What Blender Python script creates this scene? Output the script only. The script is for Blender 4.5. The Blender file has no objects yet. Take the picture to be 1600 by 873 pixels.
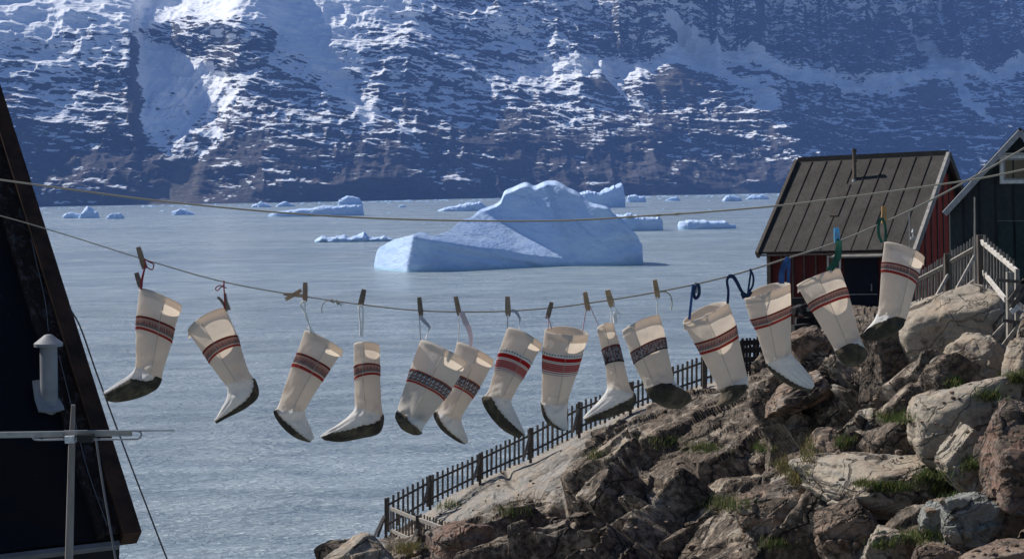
import bpy, bmesh, math, random
import numpy as np
from mathutils import Vector, Matrix
R = math.radians
random.seed(7)
sc = bpy.context.scene
col = sc.collection

# ------------------------------------------------------------------ camera, sky, sun, exposure
F, CX, HY = 2986.0, 800.0, 285.0          # focal length in reference pixels, image centre, horizon row
SUN = Vector((-0.66, 0.34, 0.67)).normalized()   # direction towards the sun
cam = bpy.data.objects.new('camera', bpy.data.cameras.new('camera'))
col.objects.link(cam); sc.camera = cam
ROLL = R(0.8)                              # the photographer held the camera a little crooked
cam.rotation_euler = Matrix(((math.cos(ROLL), math.sin(ROLL), 0), (0, 0, -1), (-math.sin(ROLL), math.cos(ROLL), 0))).to_euler()
cam.data.sensor_width = 36; cam.data.lens = 36 * F / 1600
cam.data.shift_y = -(436.5 - HY) / 1600
cam.data.clip_start = 0.1; cam.data.clip_end = 60000

world = bpy.data.worlds.new('World'); sc.world = world; world.use_nodes = True
wn = world.node_tree; wn.nodes.clear()
sky = wn.nodes.new('ShaderNodeTexSky'); sky.sky_type = 'NISHITA'; sky.sun_disc = False
sky.sun_elevation = math.asin(SUN.z); sky.sun_rotation = math.atan2(SUN.x, SUN.y)
sky.air_density = 1.0; sky.dust_density = 0.1; sky.ozone_density = 4.0; sky.altitude = 50
bg = wn.nodes.new('ShaderNodeBackground'); bg.inputs['Strength'].default_value = 0.055
wo = wn.nodes.new('ShaderNodeOutputWorld')
wn.links.new(sky.outputs[0], bg.inputs[0]); wn.links.new(bg.outputs[0], wo.inputs[0])

sun = bpy.data.objects.new('sun', bpy.data.lights.new('sun', 'SUN')); col.objects.link(sun)
sun.data.energy = 5.0; sun.data.angle = R(0.5); sun.data.color = (1.0, 0.955, 0.89)
sun.rotation_euler = SUN.to_track_quat('Z', 'Y').to_euler()
sc.view_settings.view_transform = 'Standard'; sc.view_settings.look = 'None'
sc.view_settings.gamma = 1.0; sc.view_settings.exposure = 0.35
sc.cycles.max_bounces = 7; sc.cycles.diffuse_bounces = 3; sc.cycles.volume_bounces = 1
sc.cycles.transmission_bounces = 4; sc.cycles.sample_clamp_indirect = 6
sc.cycles.use_denoising = True
HAZE = 0.000046

_c, _s = math.cos(ROLL), math.sin(ROLL)
def XZ(px, py, Y):
    u, v = (px - CX) / F, (HY - py) / F
    return (u*_c + v*_s) * Y, (v*_c - u*_s) * Y
def P(px, py, Y):
    x, z = XZ(px, py, Y)
    return Vector((x, Y, z))
def hor(px): return HY - math.tan(ROLL) * (px - CX)      # the horizon's row in column px

# ------------------------------------------------------------------ noise
def _hash(ix, iy, iz, s):
    h = (ix.astype(np.int64) * 374761393 + iy.astype(np.int64) * 668265263 + iz.astype(np.int64) * 2147483647 + s * 1274126177) & 0xffffffff
    h = ((h ^ (h >> 13)) * 1274126177) & 0xffffffff
    h = ((h ^ (h >> 16)) * 2246822519) & 0xffffffff
    h = h ^ (h >> 15)
    return (h & 0xffffff) / float(0xffffff)
def vnoise(x, y, z, s=0):
    ix, iy, iz = np.floor(x), np.floor(y), np.floor(z)
    fx, fy, fz = x - ix, y - iy, z - iz
    fx = fx*fx*fx*(fx*(fx*6-15)+10); fy = fy*fy*fy*(fy*(fy*6-15)+10); fz = fz*fz*fz*(fz*(fz*6-15)+10)
    r = 0
    for dx in (0, 1):
        wx = fx if dx else 1 - fx
        for dy in (0, 1):
            wy = fy if dy else 1 - fy
            for dz in (0, 1):
                r = r + wx * wy * (fz if dz else 1 - fz) * _hash(ix+dx, iy+dy, iz+dz, s)
    return r * 2 - 1
def fbm(x, y, z, o=5, s=0, g=0.5):
    a, r, f = 1.0, 0, 1.0
    for k in range(o):
        r = r + a * vnoise(x*f + 13.7*k, y*f + 7.1*k, z*f + 3.3*k, s + k); f *= 2.03; a *= g
    return r
def ridged(x, y, z, o=5, s=0, g=0.5):
    a, r, f = 1.0, 0, 1.0
    for k in range(o):
        r = r + a * (1 - 2*np.abs(vnoise(x*f + 13.7*k, y*f + 7.1*k, z*f + 3.3*k, s + k))); f *= 2.03; a *= g
    return r
def cells(x, y, z, s=0):
    """nearest and second nearest feature distance, the nearest cell's random numbers and offset"""
    ix, iy, iz = np.floor(x), np.floor(y), np.floor(z)
    f1 = np.full(x.shape, 9.0); f2 = np.full(x.shape, 9.0)
    rx = np.zeros(x.shape); ry = rx.copy(); rz = rx.copy(); ox = rx.copy(); oy = rx.copy(); oz = rx.copy()
    for dx in (-1, 0, 1):
        for dy in (-1, 0, 1):
            for dz in (-1, 0, 1):
                cx, cy, cz = ix+dx, iy+dy, iz+dz
                hx, hy, hz = _hash(cx, cy, cz, s), _hash(cx, cy, cz, s+11), _hash(cx, cy, cz, s+23)
                ax, ay, az = x-cx-hx, y-cy-hy, z-cz-hz
                d = np.sqrt(ax*ax + ay*ay + az*az)
                m = d < f1
                f2 = np.where(m, f1, np.minimum(f2, d)); f1 = np.where(m, d, f1)
                for arr, val in ((rx, hx), (ry, hy), (rz, hz), (ox, ax), (oy, ay), (oz, az)):
                    np.copyto(arr, val, where=m)
    return f1, f2, rx, ry, rz, ox, oy, oz
def blocks(x, y, z, s=0, tilt=1.2, crack=0.10):
    f1, f2, rx, ry, rz, ox, oy, oz = cells(x, y, z, s)
    h = (rx - .5) * 0.9 + tilt * (ox*(ry-.5) + oy*(rz-.5) + oz*(rx-.5)) * 1.3
    e = np.clip((f2 - f1) / crack, 0, 1)
    return h * sm(0, crack*.9, f2-f1) - (1 - e)**2 * 0.35
def sm(a, b, x):
    t = np.clip((x - a) / (b - a), 0, 1); return t*t*(3-2*t)
def blur(a, n):
    if n < 1: return a
    k = np.exp(-0.5*(np.arange(-2*n, 2*n+1)/n)**2); k /= k.sum()
    a = np.pad(a, 2*n, mode='edge')
    a = np.apply_along_axis(lambda v: np.convolve(v, k, 'valid'), 0, a)
    return np.apply_along_axis(lambda v: np.convolve(v, k, 'valid'), 1, a)
def inpoly(px, py, poly):
    r = np.zeros(px.shape, bool); n = len(poly)
    for i in range(n):
        (x1, y1), (x2, y2) = poly[i], poly[(i+1) % n]
        c = ((y1 > py) != (y2 > py)) & (px < (x2-x1)*(py-y1)/(y2-y1+1e-9) + x1)
        r ^= c
    return r
def dline(px, py, pts):
    d = np.full(px.shape, 1e9)
    for (x1, y1), (x2, y2) in zip(pts, pts[1:]):
        vx, vy = x2-x1, y2-y1
        t = np.clip(((px-x1)*vx + (py-y1)*vy)/(vx*vx+vy*vy), 0, 1)
        d = np.minimum(d, np.hypot(px-x1-t*vx, py-y1-t*vy))
    return d

# ------------------------------------------------------------------ mesh helpers
def tag(o, label=None, cat=None, group=None, kind=None):
    if label: o['label'] = label
    if cat: o['category'] = cat
    if group: o['group'] = group
    if kind: o['kind'] = kind
    return o
def link(name, me, mat=None, parent=None, smooth=False):
    o = bpy.data.objects.new(name, me); col.objects.link(o)
    if mat: me.materials.append(mat)
    if parent:
        o.parent = parent; o.matrix_parent_inverse = Matrix.Identity(4)
        w = Vector((0, 0, 0)); q = parent
        while q: w += q.location; q = q.parent
        o.location = -w
    if smooth:
        me.polygons.foreach_set('use_smooth', [True]*len(me.polygons))
    return o
def gridmesh(name, V, closed_u=False):
    """V: (rows, cols, 3) array"""
    r, c = V.shape[:2]
    me = bpy.data.meshes.new(name)
    idx = np.arange(r*c).reshape(r, c)
    if closed_u: idx = np.concatenate([idx, idx[:, :1]], 1)
    q = np.stack([idx[:-1, :-1], idx[:-1, 1:], idx[1:, 1:], idx[1:, :-1]], -1).reshape(-1, 4)
    me.vertices.add(r*c); me.vertices.foreach_set('co', V.reshape(-1).astype(np.float32))
    me.loops.add(len(q)*4); me.loops.foreach_set('vertex_index', q.reshape(-1).astype(np.int32))
    me.polygons.add(len(q)); me.polygons.foreach_set('loop_start', np.arange(0, len(q)*4, 4, dtype=np.int32))
    me.update(calc_edges=True); me.validate()
    return me
def attr(me, name, arr):
    a = me.attributes.new(name, 'FLOAT', 'POINT'); a.data.foreach_set('value', arr.reshape(-1).astype(np.float32))
def empty(name, loc):
    o = bpy.data.objects.new(name, None); o.location = loc; o.empty_display_size = .1; col.objects.link(o); return o

class MB:
    def __init__(s): s.bm = bmesh.new()
    def beam(s, a, b, w, d=None, up=None, taper=1.0):
        """a rectangular bar from a to b, w across, d deep"""
        a, b = Vector(a), Vector(b); d = d or w
        z = (b-a).normalized(); up = Vector(up) if up else Vector((0, 1, 0))
        if abs(z.dot(up)) > .98: up = Vector((1, 0, 0))
        x = z.cross(up).normalized(); y = x.cross(z).normalized()
        vs = []
        for p, k in ((a, 1), (b, taper)):
            for sx, sy in ((-1,-1),(1,-1),(1,1),(-1,1)):
                vs.append(s.bm.verts.new(p + x*sx*w/2*k + y*sy*d/2*k))
        for f in ((3,2,1,0),(4,5,6,7),(0,1,5,4),(1,2,6,5),(2,3,7,6),(3,0,4,7)):
            s.bm.faces.new([vs[i] for i in f])
        return s
    def poly(s, pts, thick):
        """flat polygon extruded along a vector"""
        pts = [Vector(p) for p in pts]; t = Vector(thick)
        a = [s.bm.verts.new(p) for p in pts]; b = [s.bm.verts.new(p+t) for p in pts]
        s.bm.faces.new(a); s.bm.faces.new(b[::-1])
        n = len(a)
        for i in range(n): s.bm.faces.new([a[i], b[i], b[(i+1)%n], a[(i+1)%n]])
        return s
    def tube(s, pts, r, n=8, r2=None, caps=True):
        pts = [Vector(p) for p in pts]; rings = []
        m = len(pts)
        for i, p in enumerate(pts):
            t = (pts[min(i+1, m-1)] - pts[max(i-1, 0)]).normalized()
            u = Vector((0, 1, 0)) if abs(t.y) < .9 else Vector((0, 0, 1))
            x = t.cross(u).normalized(); y = x.cross(t)
            rr = r if r2 is None else r + (r2-r)*i/(m-1)
            if isinstance(r, (list, tuple)): rr = r[i]
            rings.append([s.bm.verts.new(p + (x*math.cos(2*math.pi*k/n) + y*math.sin(2*math.pi*k/n))*rr) for k in range(n)])
        for a, b in zip(rings, rings[1:]):
            for k in range(n): s.bm.faces.new([a[k], a[(k+1)%n], b[(k+1)%n], b[k]])
        if caps: s.bm.faces.new(rings[0][::-1]); s.bm.faces.new(rings[-1])
        return s
    def ribbon(s, pts, w, t=.0012, tw=0.0):
        pts = [Vector(p) for p in pts]; m = len(pts); prev = None
        for i, p in enumerate(pts):
            d = (pts[min(i+1, m-1)] - pts[max(i-1, 0)]).normalized()
            ang = tw*i/(m-1)
            x = d.cross(Vector((0, 1, 0)))
            x = x.normalized() if x.length > .01 else Vector((1, 0, 0))
            y = x.cross(d).normalized()
            u = x*math.cos(ang) + y*math.sin(ang); v = -x*math.sin(ang) + y*math.cos(ang)
            ww = w if not isinstance(w, (list, tuple)) else w[i]
            ring = [s.bm.verts.new(p + u*sx*ww/2 + v*sy*t/2) for sx, sy in ((-1,-1),(1,-1),(1,1),(-1,1))]
            if prev:
                for k in range(4): s.bm.faces.new([prev[k], prev[(k+1)%4], ring[(k+1)%4], ring[k]])
            else: s.bm.faces.new(ring[::-1])
            prev = ring
        s.bm.faces.new(prev)
        return s
    def build(s, name, mat, parent=None, bevel=0, smooth=False):
        bmesh.ops.recalc_face_normals(s.bm, faces=s.bm.faces[:])
        if bevel: bmesh.ops.bevel(s.bm, geom=s.bm.edges[:], offset=bevel, segments=1, affect='EDGES')
        me = bpy.data.meshes.new(name); s.bm.to_mesh(me); s.bm.free()
        return link(name, me, mat, parent, smooth)
def spline(pts, n=8):
    """Catmull-Rom through tuples"""
    p = [np.array(q, float) for q in pts]; p = [2*p[0]-p[1]] + p + [2*p[-1]-p[-2]]; out = []
    for i in range(1, len(p)-2):
        for k in range(n):
            t = k/n
            out.append(0.5*((2*p[i]) + (-p[i-1]+p[i+1])*t + (2*p[i-1]-5*p[i]+4*p[i+1]-p[i+2])*t*t + (-p[i-1]+3*p[i]-3*p[i+1]+p[i+2])*t**3))
    out.append(p[-2]); return out
def pxspline(pts, Y, n=8):
    """(px, py[, dy]) control points -> smooth list of points at distance Y (+dy)"""
    q = [(a[0], a[1], a[2] if len(a) > 2 else 0) for a in pts]
    return [P(a[0], a[1], Y + a[2]) for a in spline(q, n)]

# ------------------------------------------------------------------ material helpers
class N:
    def __init__(s, name):
        s.m = bpy.data.materials.new(name); s.m.use_nodes = True; s.t = s.m.node_tree; s.t.nodes.clear()
        s.out = s.t.nodes.new('ShaderNodeOutputMaterial')
    def n(s, typ, **kw):
        o = s.t.nodes.new('ShaderNode' + typ)
        for k, v in kw.items(): setattr(o, k, v)
        return o
    def put(s, sock, v):
        if isinstance(v, bpy.types.NodeSocket): s.t.links.new(v, sock)
        elif isinstance(v, (tuple, list)) and len(v) == 3 and sock.type == 'RGBA': sock.default_value = (*v, 1)
        else: sock.default_value = v
    def M(s, op, a, b=0.0, c=None, clamp=False):
        o = s.n('Math', operation=op, use_clamp=clamp); s.put(o.inputs[0], a); s.put(o.inputs[1], b)
        if c is not None: s.put(o.inputs[2], c)
        return o.outputs[0]
    def mix(s, f, a, b, bl='MIX'):
        o = s.n('Mix', data_type='RGBA', blend_type=bl); s.put(o.inputs[0], f); s.put(o.inputs[6], a); s.put(o.inputs[7], b)
        return o.outputs[2]
    def attr(s, name): return s.n('Attribute', attribute_name=name).outputs['Fac']
    def pos(s): return s.n('NewGeometry').outputs['Position']
    def map(s, v, scale=(1,1,1), rot=(0,0,0), loc=(0,0,0)):
        o = s.n('Mapping'); s.put(o.inputs[0], v); o.inputs['Scale'].default_value = scale; o.inputs['Rotation'].default_value = rot; o.inputs['Location'].default_value = loc
        return o.outputs[0]
    def noise(s, v, scale, detail=6, rough=.55, dist=0.0):
        o = s.n('TexNoise'); s.put(o.inputs['Vector'], v); o.inputs['Scale'].default_value = scale
        o.inputs['Detail'].default_value = detail; o.inputs['Roughness'].default_value = rough; o.inputs['Distortion'].default_value = dist
        return o.outputs['Fac']
    def vor(s, v, scale, feature='F1', out='Distance'):
        o = s.n('TexVoronoi', feature=feature); s.put(o.inputs['Vector'], v); o.inputs['Scale'].default_value = scale
        return o.outputs[out]
    def step(s, x, a, b, lo=0.0, hi=1.0):
        o = s.n('MapRange'); o.interpolation_type = 'SMOOTHSTEP'; s.put(o.inputs[0], x)
        for i, v in ((1, a), (2, b), (3, lo), (4, hi)): s.put(o.inputs[i], v)
        return o.outputs[0]
    def bump(s, h, strength=.5, dist=.02, nrm=None):
        o = s.n('Bump'); s.put(o.inputs['Height'], h); s.put(o.inputs['Strength'], strength); o.inputs['Distance'].default_value = dist
        if nrm: s.put(o.inputs['Normal'], nrm)
        return o.outputs[0]
    def pbr(s, color, rough=.8, bump=None, spec=.3, metal=0.0, **kw):
        o = s.n('BsdfPrincipled'); s.put(o.inputs['Base Color'], color); s.put(o.inputs['Roughness'], rough)
        s.put(o.inputs['Specular IOR Level'], spec); s.put(o.inputs['Metallic'], metal)
        if bump: s.put(o.inputs['Normal'], bump)
        for k, v in kw.items(): s.put(o.inputs[k.replace('_', ' ')], v)
        return o.outputs[0]
    def end(s, sh): s.put(s.out.inputs['Surface'], sh); return s.m
def plain(name, c1, c2=None, scale=6.0, rough=.75, spec=.3, metal=0.0, bump=.0, stretch=(1,1,1)):
    g = N(name); v = g.map(g.n('TexCoord').outputs['Object'], stretch)
    f = g.noise(v, scale, 8, .6)
    c = g.mix(g.step(f, .35, .68), c1, c2 or tuple(x*.75 for x in c1))
    return g.end(g.pbr(c, rough, g.bump(f, bump, .01) if bump else None, spec, metal))
# ================================================================== THE LARGE SETTING
WZ = -40.0                                   # water level, the camera stands 40 m above the fjord
def shore_Y(px): return 4150 + 1500*(np.asarray(px, float)/1600) + 60*np.sin(np.asarray(px)/97.)
def shore_py(px): return hor(px) + 40*F/shore_Y(px)

# ------------------------------------------------------------------ mountain across the fjord
def build_mountain():
    nx, nz = 1500, 560
    pxs = np.linspace(-250, 1850, nx)
    t = np.linspace(0, 1, nz)
    top = -130.0
    PX = np.tile(pxs, (nz, 1)); S = shore_py(PX)
    PY = S + 1.5 + (top - S) * t[:, None]
    wx, wy = PX/60., PY/60.
    warp = 8*fbm(wx, wy, wx*0, 3, 5)
    qx, qy = PX + warp, PY + 8*fbm(wx, wy, wx*0+9, 3, 8)
    sf = np.full(PX.shape, 1.75)
    sf += 0.5*sm(225, 260, qy)
    band = [(700, 150), (800, 125), (850, 95), (920, 92), (1000, 98), (1055, 78), (1120, 82), (1165, 92), (1230, 112), (1300, 112), (1340, 125), (1400, 128), (1450, 100), (1520, 120), (1620, 90), (2050, 80)]
    bandy = np.interp(qx, [b[0] for b in band], [b[1] for b in band])
    wall = sm(880, 1010, qx + (qy-60)*.3) * sm(4, -8, qy - bandy)
    sf = sf*(1-wall) + .50*wall
    ledge = np.exp(-((qy-bandy-8)/12)**2) * sm(780, 900, qx); sf += .45*ledge
    up = sm(75, 30, qy) * sm(700, 520, qx); sf += .9*up
    valley = [(214, 60), (262, 80), (300, 112), (345, 118), (385, 150), (372, 195), (352, 245), (300, 262), (262, 240), (232, 205), (228, 130)]
    val = inpoly(qx, qy, valley).astype(float); val = blur(val, 5); val = np.clip(val + .5*fbm(qx/16, qy/12, qx*0, 4, 66)*np.exp(-((val-.5)/.3)**2), 0, 1); sf += .55*val
    head = sm(228, 214, qx + (qy-110)*-.03) * sm(52, 66, qy) * sm(330, 250, qy)
    sf = sf*(1-head*.18)
    htop = sm(230, 205, qx)*np.exp(-((qy-50)/12)**2); sf += .5*htop
    cl = blur(inpoly(qx, qy, [(285, 40), (340, 36), (405, 40), (432, 75), (420, 120), (350, 118), (300, 108), (262, 82), (218, 60), (240, 45)]).astype(float), 2)
    sf = sf*(1-cl) + .85*cl
    sf = blur(sf, 2)
    dh = (S - top)/nz
    YS = 40*F/(S - hor(PX))/_c
    # walk up every column: depth gained per pixel climbed
    D = np.zeros(PX.shape); D[0] = YS[0]
    for i in range(1, nz):
        D[i] = D[i-1] * (1 + sf[i]*dh[i]/F)
    X, Z = XZ(PX, PY, D)
    k = D/5000.
    # relief: ribs, ledges, gullies
    amp = sm(0, .05, t)[:, None]
    r1 = ridged(X/520, Z/380 + X/1500, Z*0, 6, 31, .55)*60
    r2 = ridged(X/260, Z/70 + X/700, Z*0+4, 5, 77, .55)*13
    r3 = fbm(X/46, Z/13 + X/160, Z*0+7, 4, 15, .55)*4.5
    rv = ridged(X/75, Z/520, Z*0+2, 4, 44)*24*wall
    rel = (r1 + r2 + r3)*(1-.3*val)*(1-.1*up) + rv + 11*val*ridged((PX+PY*.9)/36, PY/170, PX*0, 4, 121)
    def dl(pts): return dline(qx, qy, pts)
    gul = [([(1040, 40), (1075, 75), (1110, 105), (1155, 135), (1205, 165)], 7, 1.0), ([(1425, 55), (1462, 92), (1482, 118), (1496, 150), (1500, 172), (1535, 205)], 6, 1.0),
           ([(1462, 0), (1472, 45), (1480, 62)], 4, .5), ([(440, -20), (470, 45), (500, 75), (530, 120), (556, 168), (580, 190)], 17, .9),
           ([(930, 100), (960, 125), (985, 150), (1010, 163)], 5, .6), ([(560, 170), (620, 190), (640, 225), (660, 262)], 7, .45)]
    cone = 0
    for ax, ay, wd, hh in ((1058, 78, 1.5, 95), (940, 92, 1.1, 80), (1450, 104, 1.2, 90), (1158, 78, .7, 60), (1255, 102, .9, 45), (1318, 98, .6, 40)):
        dy = (PY-ay); w_ = np.maximum(dy, .1)*wd*.55 + 3
        cone = np.maximum(cone, np.exp(-((PX-ax)/w_)**2)*sm(-2, 6, dy)*sm(hh, hh*.5, dy))
    rel = rel*(1-.6*cone) + cone*22
    for pts, w_, a_ in gul: rel = rel - 22*np.exp(-(dl(pts)/w_)**2)
    fan = blur(inpoly(qx, qy, [(296, 255), (318, 250), (312, 290), (318, 322), (165, 326), (215, 312), (262, 285)]).astype(float), 3)
    rel = rel*(1-.6*fan)
    D2 = D - rel*k*amp
    Z2 = Z + rel*k*amp*.25
    V = np.stack([X, D2, Z2], -1)
    V[0, :, 2] = WZ - 6
    # how likely snow lies: ledges and hollows, more of it high up and on the left
    b = np.interp(qy, [-300, 0, 40, 110, 190, 235, 320], [.25, .2, .10, .04, -.07, -.20, -.32])
    b += .06*sm(900, 300, qx) + .04
    b += .20*up + .25*val + .15*htop + .5*ledge
    b -= .22*wall + .16*cl*1.5
    b += .10*sm(760, 480, qx)*sm(150, 80, qy)
    b += .10*np.exp(-((qx-850)/170)**2)*np.exp(-((qy-120)/45)**2)
    b -= .32*cone*sm(8, 40, qy-bandy) 
    for pts, w_, a_ in gul: b = b + .65*a_*np.exp(-(dl(pts)/w_)**2)
    b -= .25*sm(.02, .0, t)[:, None] + .5*fan
    cshade = np.exp(-((qx-217)/9)**2)*sm(62, 80, qy)*sm(235, 190, qy); b -= .4*cshade
    b += .10*fbm(qx/90, qy/50, qx*0, 3, 3)
    gx = np.gradient(V, axis=1); gy = np.gradient(V, axis=0); nn_ = np.cross(gx, gy)
    up_ = np.abs(nn_[..., 2])/(np.linalg.norm(nn_, axis=-1)+1e-9)
    loc = np.clip(up_ - blur(up_, 10), -.35, .35)
    b += .75*loc*(1-.5*np.clip(val, 0, 1))
    me = gridmesh('mountain', V)
    attr(me, 'snow', b); attr(me, 'scree', np.clip(fan + cone*.8*sm(10, 45, qy-bandy), 0, 1)); attr(me, 'smoothing', np.clip(up+val, 0, 1))
    g = N('mountain rock and snow'); p = g.pos()
    n1 = g.noise(g.map(p, (.011, .003, .040), (0, R(-6), 0)), 1.0, 9, .62, .3)
    n2 = g.noise(g.map(p, (.038, .012, .165), (0, R(5), 0)), 1.0, 6, .6, .3)
    n3 = g.noise(g.map(p, (.012, .002, .012)), 1.0, 5, .6)
    tot = g.M('ADD', g.M('ADD', g.M('MULTIPLY', g.M('SUBTRACT', n1, .5), .55), g.M('MULTIPLY', g.M('SUBTRACT', n2, .5), 1.1)), g.M('MULTIPLY', g.M('SUBTRACT', n3, .5), .55))
    f = g.M('ADD', tot, g.attr('snow'))
    fac = g.step(f, .015, .10)
    rock = g.mix(g.step(n3, .4, .62), (.046, .044, .050), (.075, .066, .066))
    rock = g.mix(g.step(n2, .45, .7), rock, (.075, .078, .090))
    rock = g.mix(g.attr('scree'), rock, (.11, .10, .085))
    veg = g.step(g.n('SeparateXYZ').outputs[2], 0, 1)
    snow = g.mix(g.step(n2, .3, .7), (.88, .89, .91), (.78, .81, .85))
    c = g.mix(fac, rock, snow)
    h = g.M('ADD', g.M('MULTIPLY', n2, g.M('SUBTRACT', 1.0, g.M('MULTIPLY', g.attr('smoothing'), .6))), g.M('MULTIPLY', fac, .15))
    m = g.end(g.pbr(c, .85, g.bump(h, .8, 14.0), .15))
    tag(link('mountain', me, m, None, True), kind='structure')
build_mountain()

# ------------------------------------------------------------------ the fjord
def build_water():
    ys = np.concatenate([np.linspace(-300, 140, 4), np.geomspace(160, 16000, 40)])
    xs = np.linspace(-9000, 9000, 30)
    V = np.zeros((len(ys), len(xs), 3)); V[..., 0] = xs; V[..., 1] = ys[:, None]; V[..., 2] = WZ
    me = gridmesh('water', V)
    g = N('fjord water'); p = g.pos()
    w1 = g.noise(g.map(p, (.5, .95, 1), (0, 0, R(12))), 1.0, 5, .62, .6)
    w2 = g.noise(g.map(p, (.05, .11, 1), (0, 0, R(-8))), 1.0, 4, .6, .4)
    wp = g.noise(g.map(p, (.0022, .007, 1)), 1.0, 4, .55, .5)
    h = g.M('ADD', w1, g.M('MULTIPLY', w2, 1.6))
    amp = g.step(wp, .3, .7, .6, 1.0); wl = g.noise(g.map(p, (.0012, .012, 1), (0, 0, R(4))), 1.0, 5, .6, .8)
    nrm = g.bump(h, amp, 2.0)
    c = g.mix(g.step(w2, .35, .65), (.22, .282, .312), (.355, .42, .445))  # pale base colour stands in for reflected sky and sun glitter
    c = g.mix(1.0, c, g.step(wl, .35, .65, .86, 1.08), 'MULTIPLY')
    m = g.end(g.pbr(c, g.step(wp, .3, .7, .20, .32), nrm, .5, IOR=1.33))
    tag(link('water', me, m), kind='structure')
build_water()

# ------------------------------------------------------------------ icebergs
def ice_mat():
    g = N('glacier ice'); p = g.pos()
    f = g.noise(g.map(p, (.05, .05, .16), (0, R(20), 0)), 1.0, 8, .6, .6)
    n2 = g.noise(g.map(p, (.5, .5, .9)), 1.0, 6, .6)
    # firmer blue ice low down at the waterline
    z = g.n('SeparateXYZ'); g.put(z.inputs[0], p)
    low = g.step(z.outputs[2], WZ+.2, WZ+2.0, 1.0, 0.0)
    c = g.mix(g.step(f, .38, .7), (.54, .68, .89), (.42, .57, .85))
    c = g.mix(g.M('MULTIPLY', low, .65), c, (.30, .52, .60))
    vn = g.noise(g.map(g.map(p, (1, 1, 1), (0, R(-32), 0)), (.012, .012, .09)), 1.0, 6, .6, .8)
    vein = g.step(g.M('ABSOLUTE', g.M('SUBTRACT', vn, .5)), .0, .006, .55, 0.0)
    c = g.mix(vein, c, (.20, .34, .52))
    h = g.M('ADD', f, g.M('MULTIPLY', n2, .25))
    return g.end(g.pbr(c, .55, g.bump(h, .45, 2.2), .25, Subsurface_Weight=0.0))
ICE = ice_mat()

def main_berg():
    by, cx0 = 419.0, 800.0
    s = 40/(by-hor(cx0))
    Y0 = F*s
    prof = [(584, 424), (587, 404), (593, 390), (612, 376), (640, 365), (662, 360), (676, 366), (702, 360), (722, 346), (738, 342), (752, 332), (768, 326), (783, 318), (790, 303), (803, 297), (822, 289), (836, 294), (852, 288), (868, 286), (880, 291), (890, 297), (903, 302), (922, 318), (937, 322), (952, 326), (960, 337), (975, 346), (988, 362), (996, 370), (1000, 380), (1006, 392), (1004, 412)]
    prof = [tuple(q) for q in spline(prof, 4)]
    nx, nz, nb = 420, 200, 40
    pxs = np.linspace(584.5, 1005, nx)
    pr = np.interp(pxs, [q[0] for q in prof], [q[1] for q in prof])
    u = pxs - 800.; H = np.maximum(by - math.tan(ROLL)*(pxs-cx0) - pr, 1.5) + .5*fbm(u/14, u*0, u*0, 3, 2)
    # waterline on the right sits a little further off
    base = np.zeros(nx)
    t = np.linspace(0, 1, nz)[:, None]
    U = np.tile(u, (nz, 1)); W = base + (H-base)*t
    nn = lambda a, b, o, sd: fbm(U/a, W/b, U*0, o, sd)
    y3 = .60*U + .15*W + 4*nn(60, 40, 3, 1)
    # the low right front has inclined ledges
    y3 += 0
    y2 = 1.06*U + 2.5*W - 60.3 + 7*nn(90, 90, 2, 4)
    y1 = -.30*U + .15*W + 78 + 5*nn(80, 90, 3, 9) + 5*sm(94, 108, U + .35*W)
    dip = sm(110, 210, U)
    y1 = y1 + dip*(5*np.sin((W - .38*U)/7.0 + 1.5*nn(50, 50, 2, 3)))
    yA = -1.8*U + .6*W - 396 + 3*nn(25, 25, 3, 6)
    kk = 6.0
    smax = lambda a, b: np.maximum(a, b) + kk*np.exp(-np.abs(a-b)/kk)*.35
    smin = lambda a, b: np.minimum(a, b) - kk*np.exp(-np.abs(a-b)/kk)*.35
    smx = lambda a, b, q: np.maximum(a, b) + q*np.exp(-np.abs(a-b)/q)*.35
    y = smin(smx(smax(y3, y2), yA, 16.), y1)
    y = y + 12*sm(.93, 1.0, t)**2 * sm(-100, 20, U)
    # undercut notch along the front wall
    notch = np.exp(-((W - (22 - .22*(U+60)))/5)**2)*sm(-130, -110, U)*sm(75, 20, U); y = y + 5*notch
    y += .45*fbm(U/9, W/7, U*0, 3, 21) + 90*np.abs(U/215)**10
    yf = y
    edge = np.sqrt(np.clip(1-np.abs((U[:1]+5)/216)**4, 0, 1))
    b = np.linspace(0, 1, nb)[1:, None]
    yb = yf[-1:] + (20 + 110*edge)*b
    Wb = W[-1:]*np.sqrt(np.clip(1-b**2.2, 0, 1)) - 3*b
    UU = np.concatenate([U, np.tile(u, (nb-1, 1))]); WW = np.concatenate([W, Wb]); YY = np.concatenate([yf, yb])
    WW[0] = -4
    DY = YY*s
    V = np.stack([(UU + (HY-by)*_s)*s*(Y0+DY)/Y0, Y0 + DY, WZ + WW*s*1.0], -1)
    # keep rows from floating when set back: z follows the ray a little
    V[..., 2] = WZ + (WW*s)*(1 + DY/Y0) - np.clip(DY, -1e9, 1e9)*0
    me = gridmesh('main', V)
    o = link('iceberg', me, ICE, None, True)
    tag(o, 'great blue-shadowed iceberg with a humped peak, largest on the water', 'iceberg', 'icebergs adrift in the fjord')
main_berg()

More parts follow.
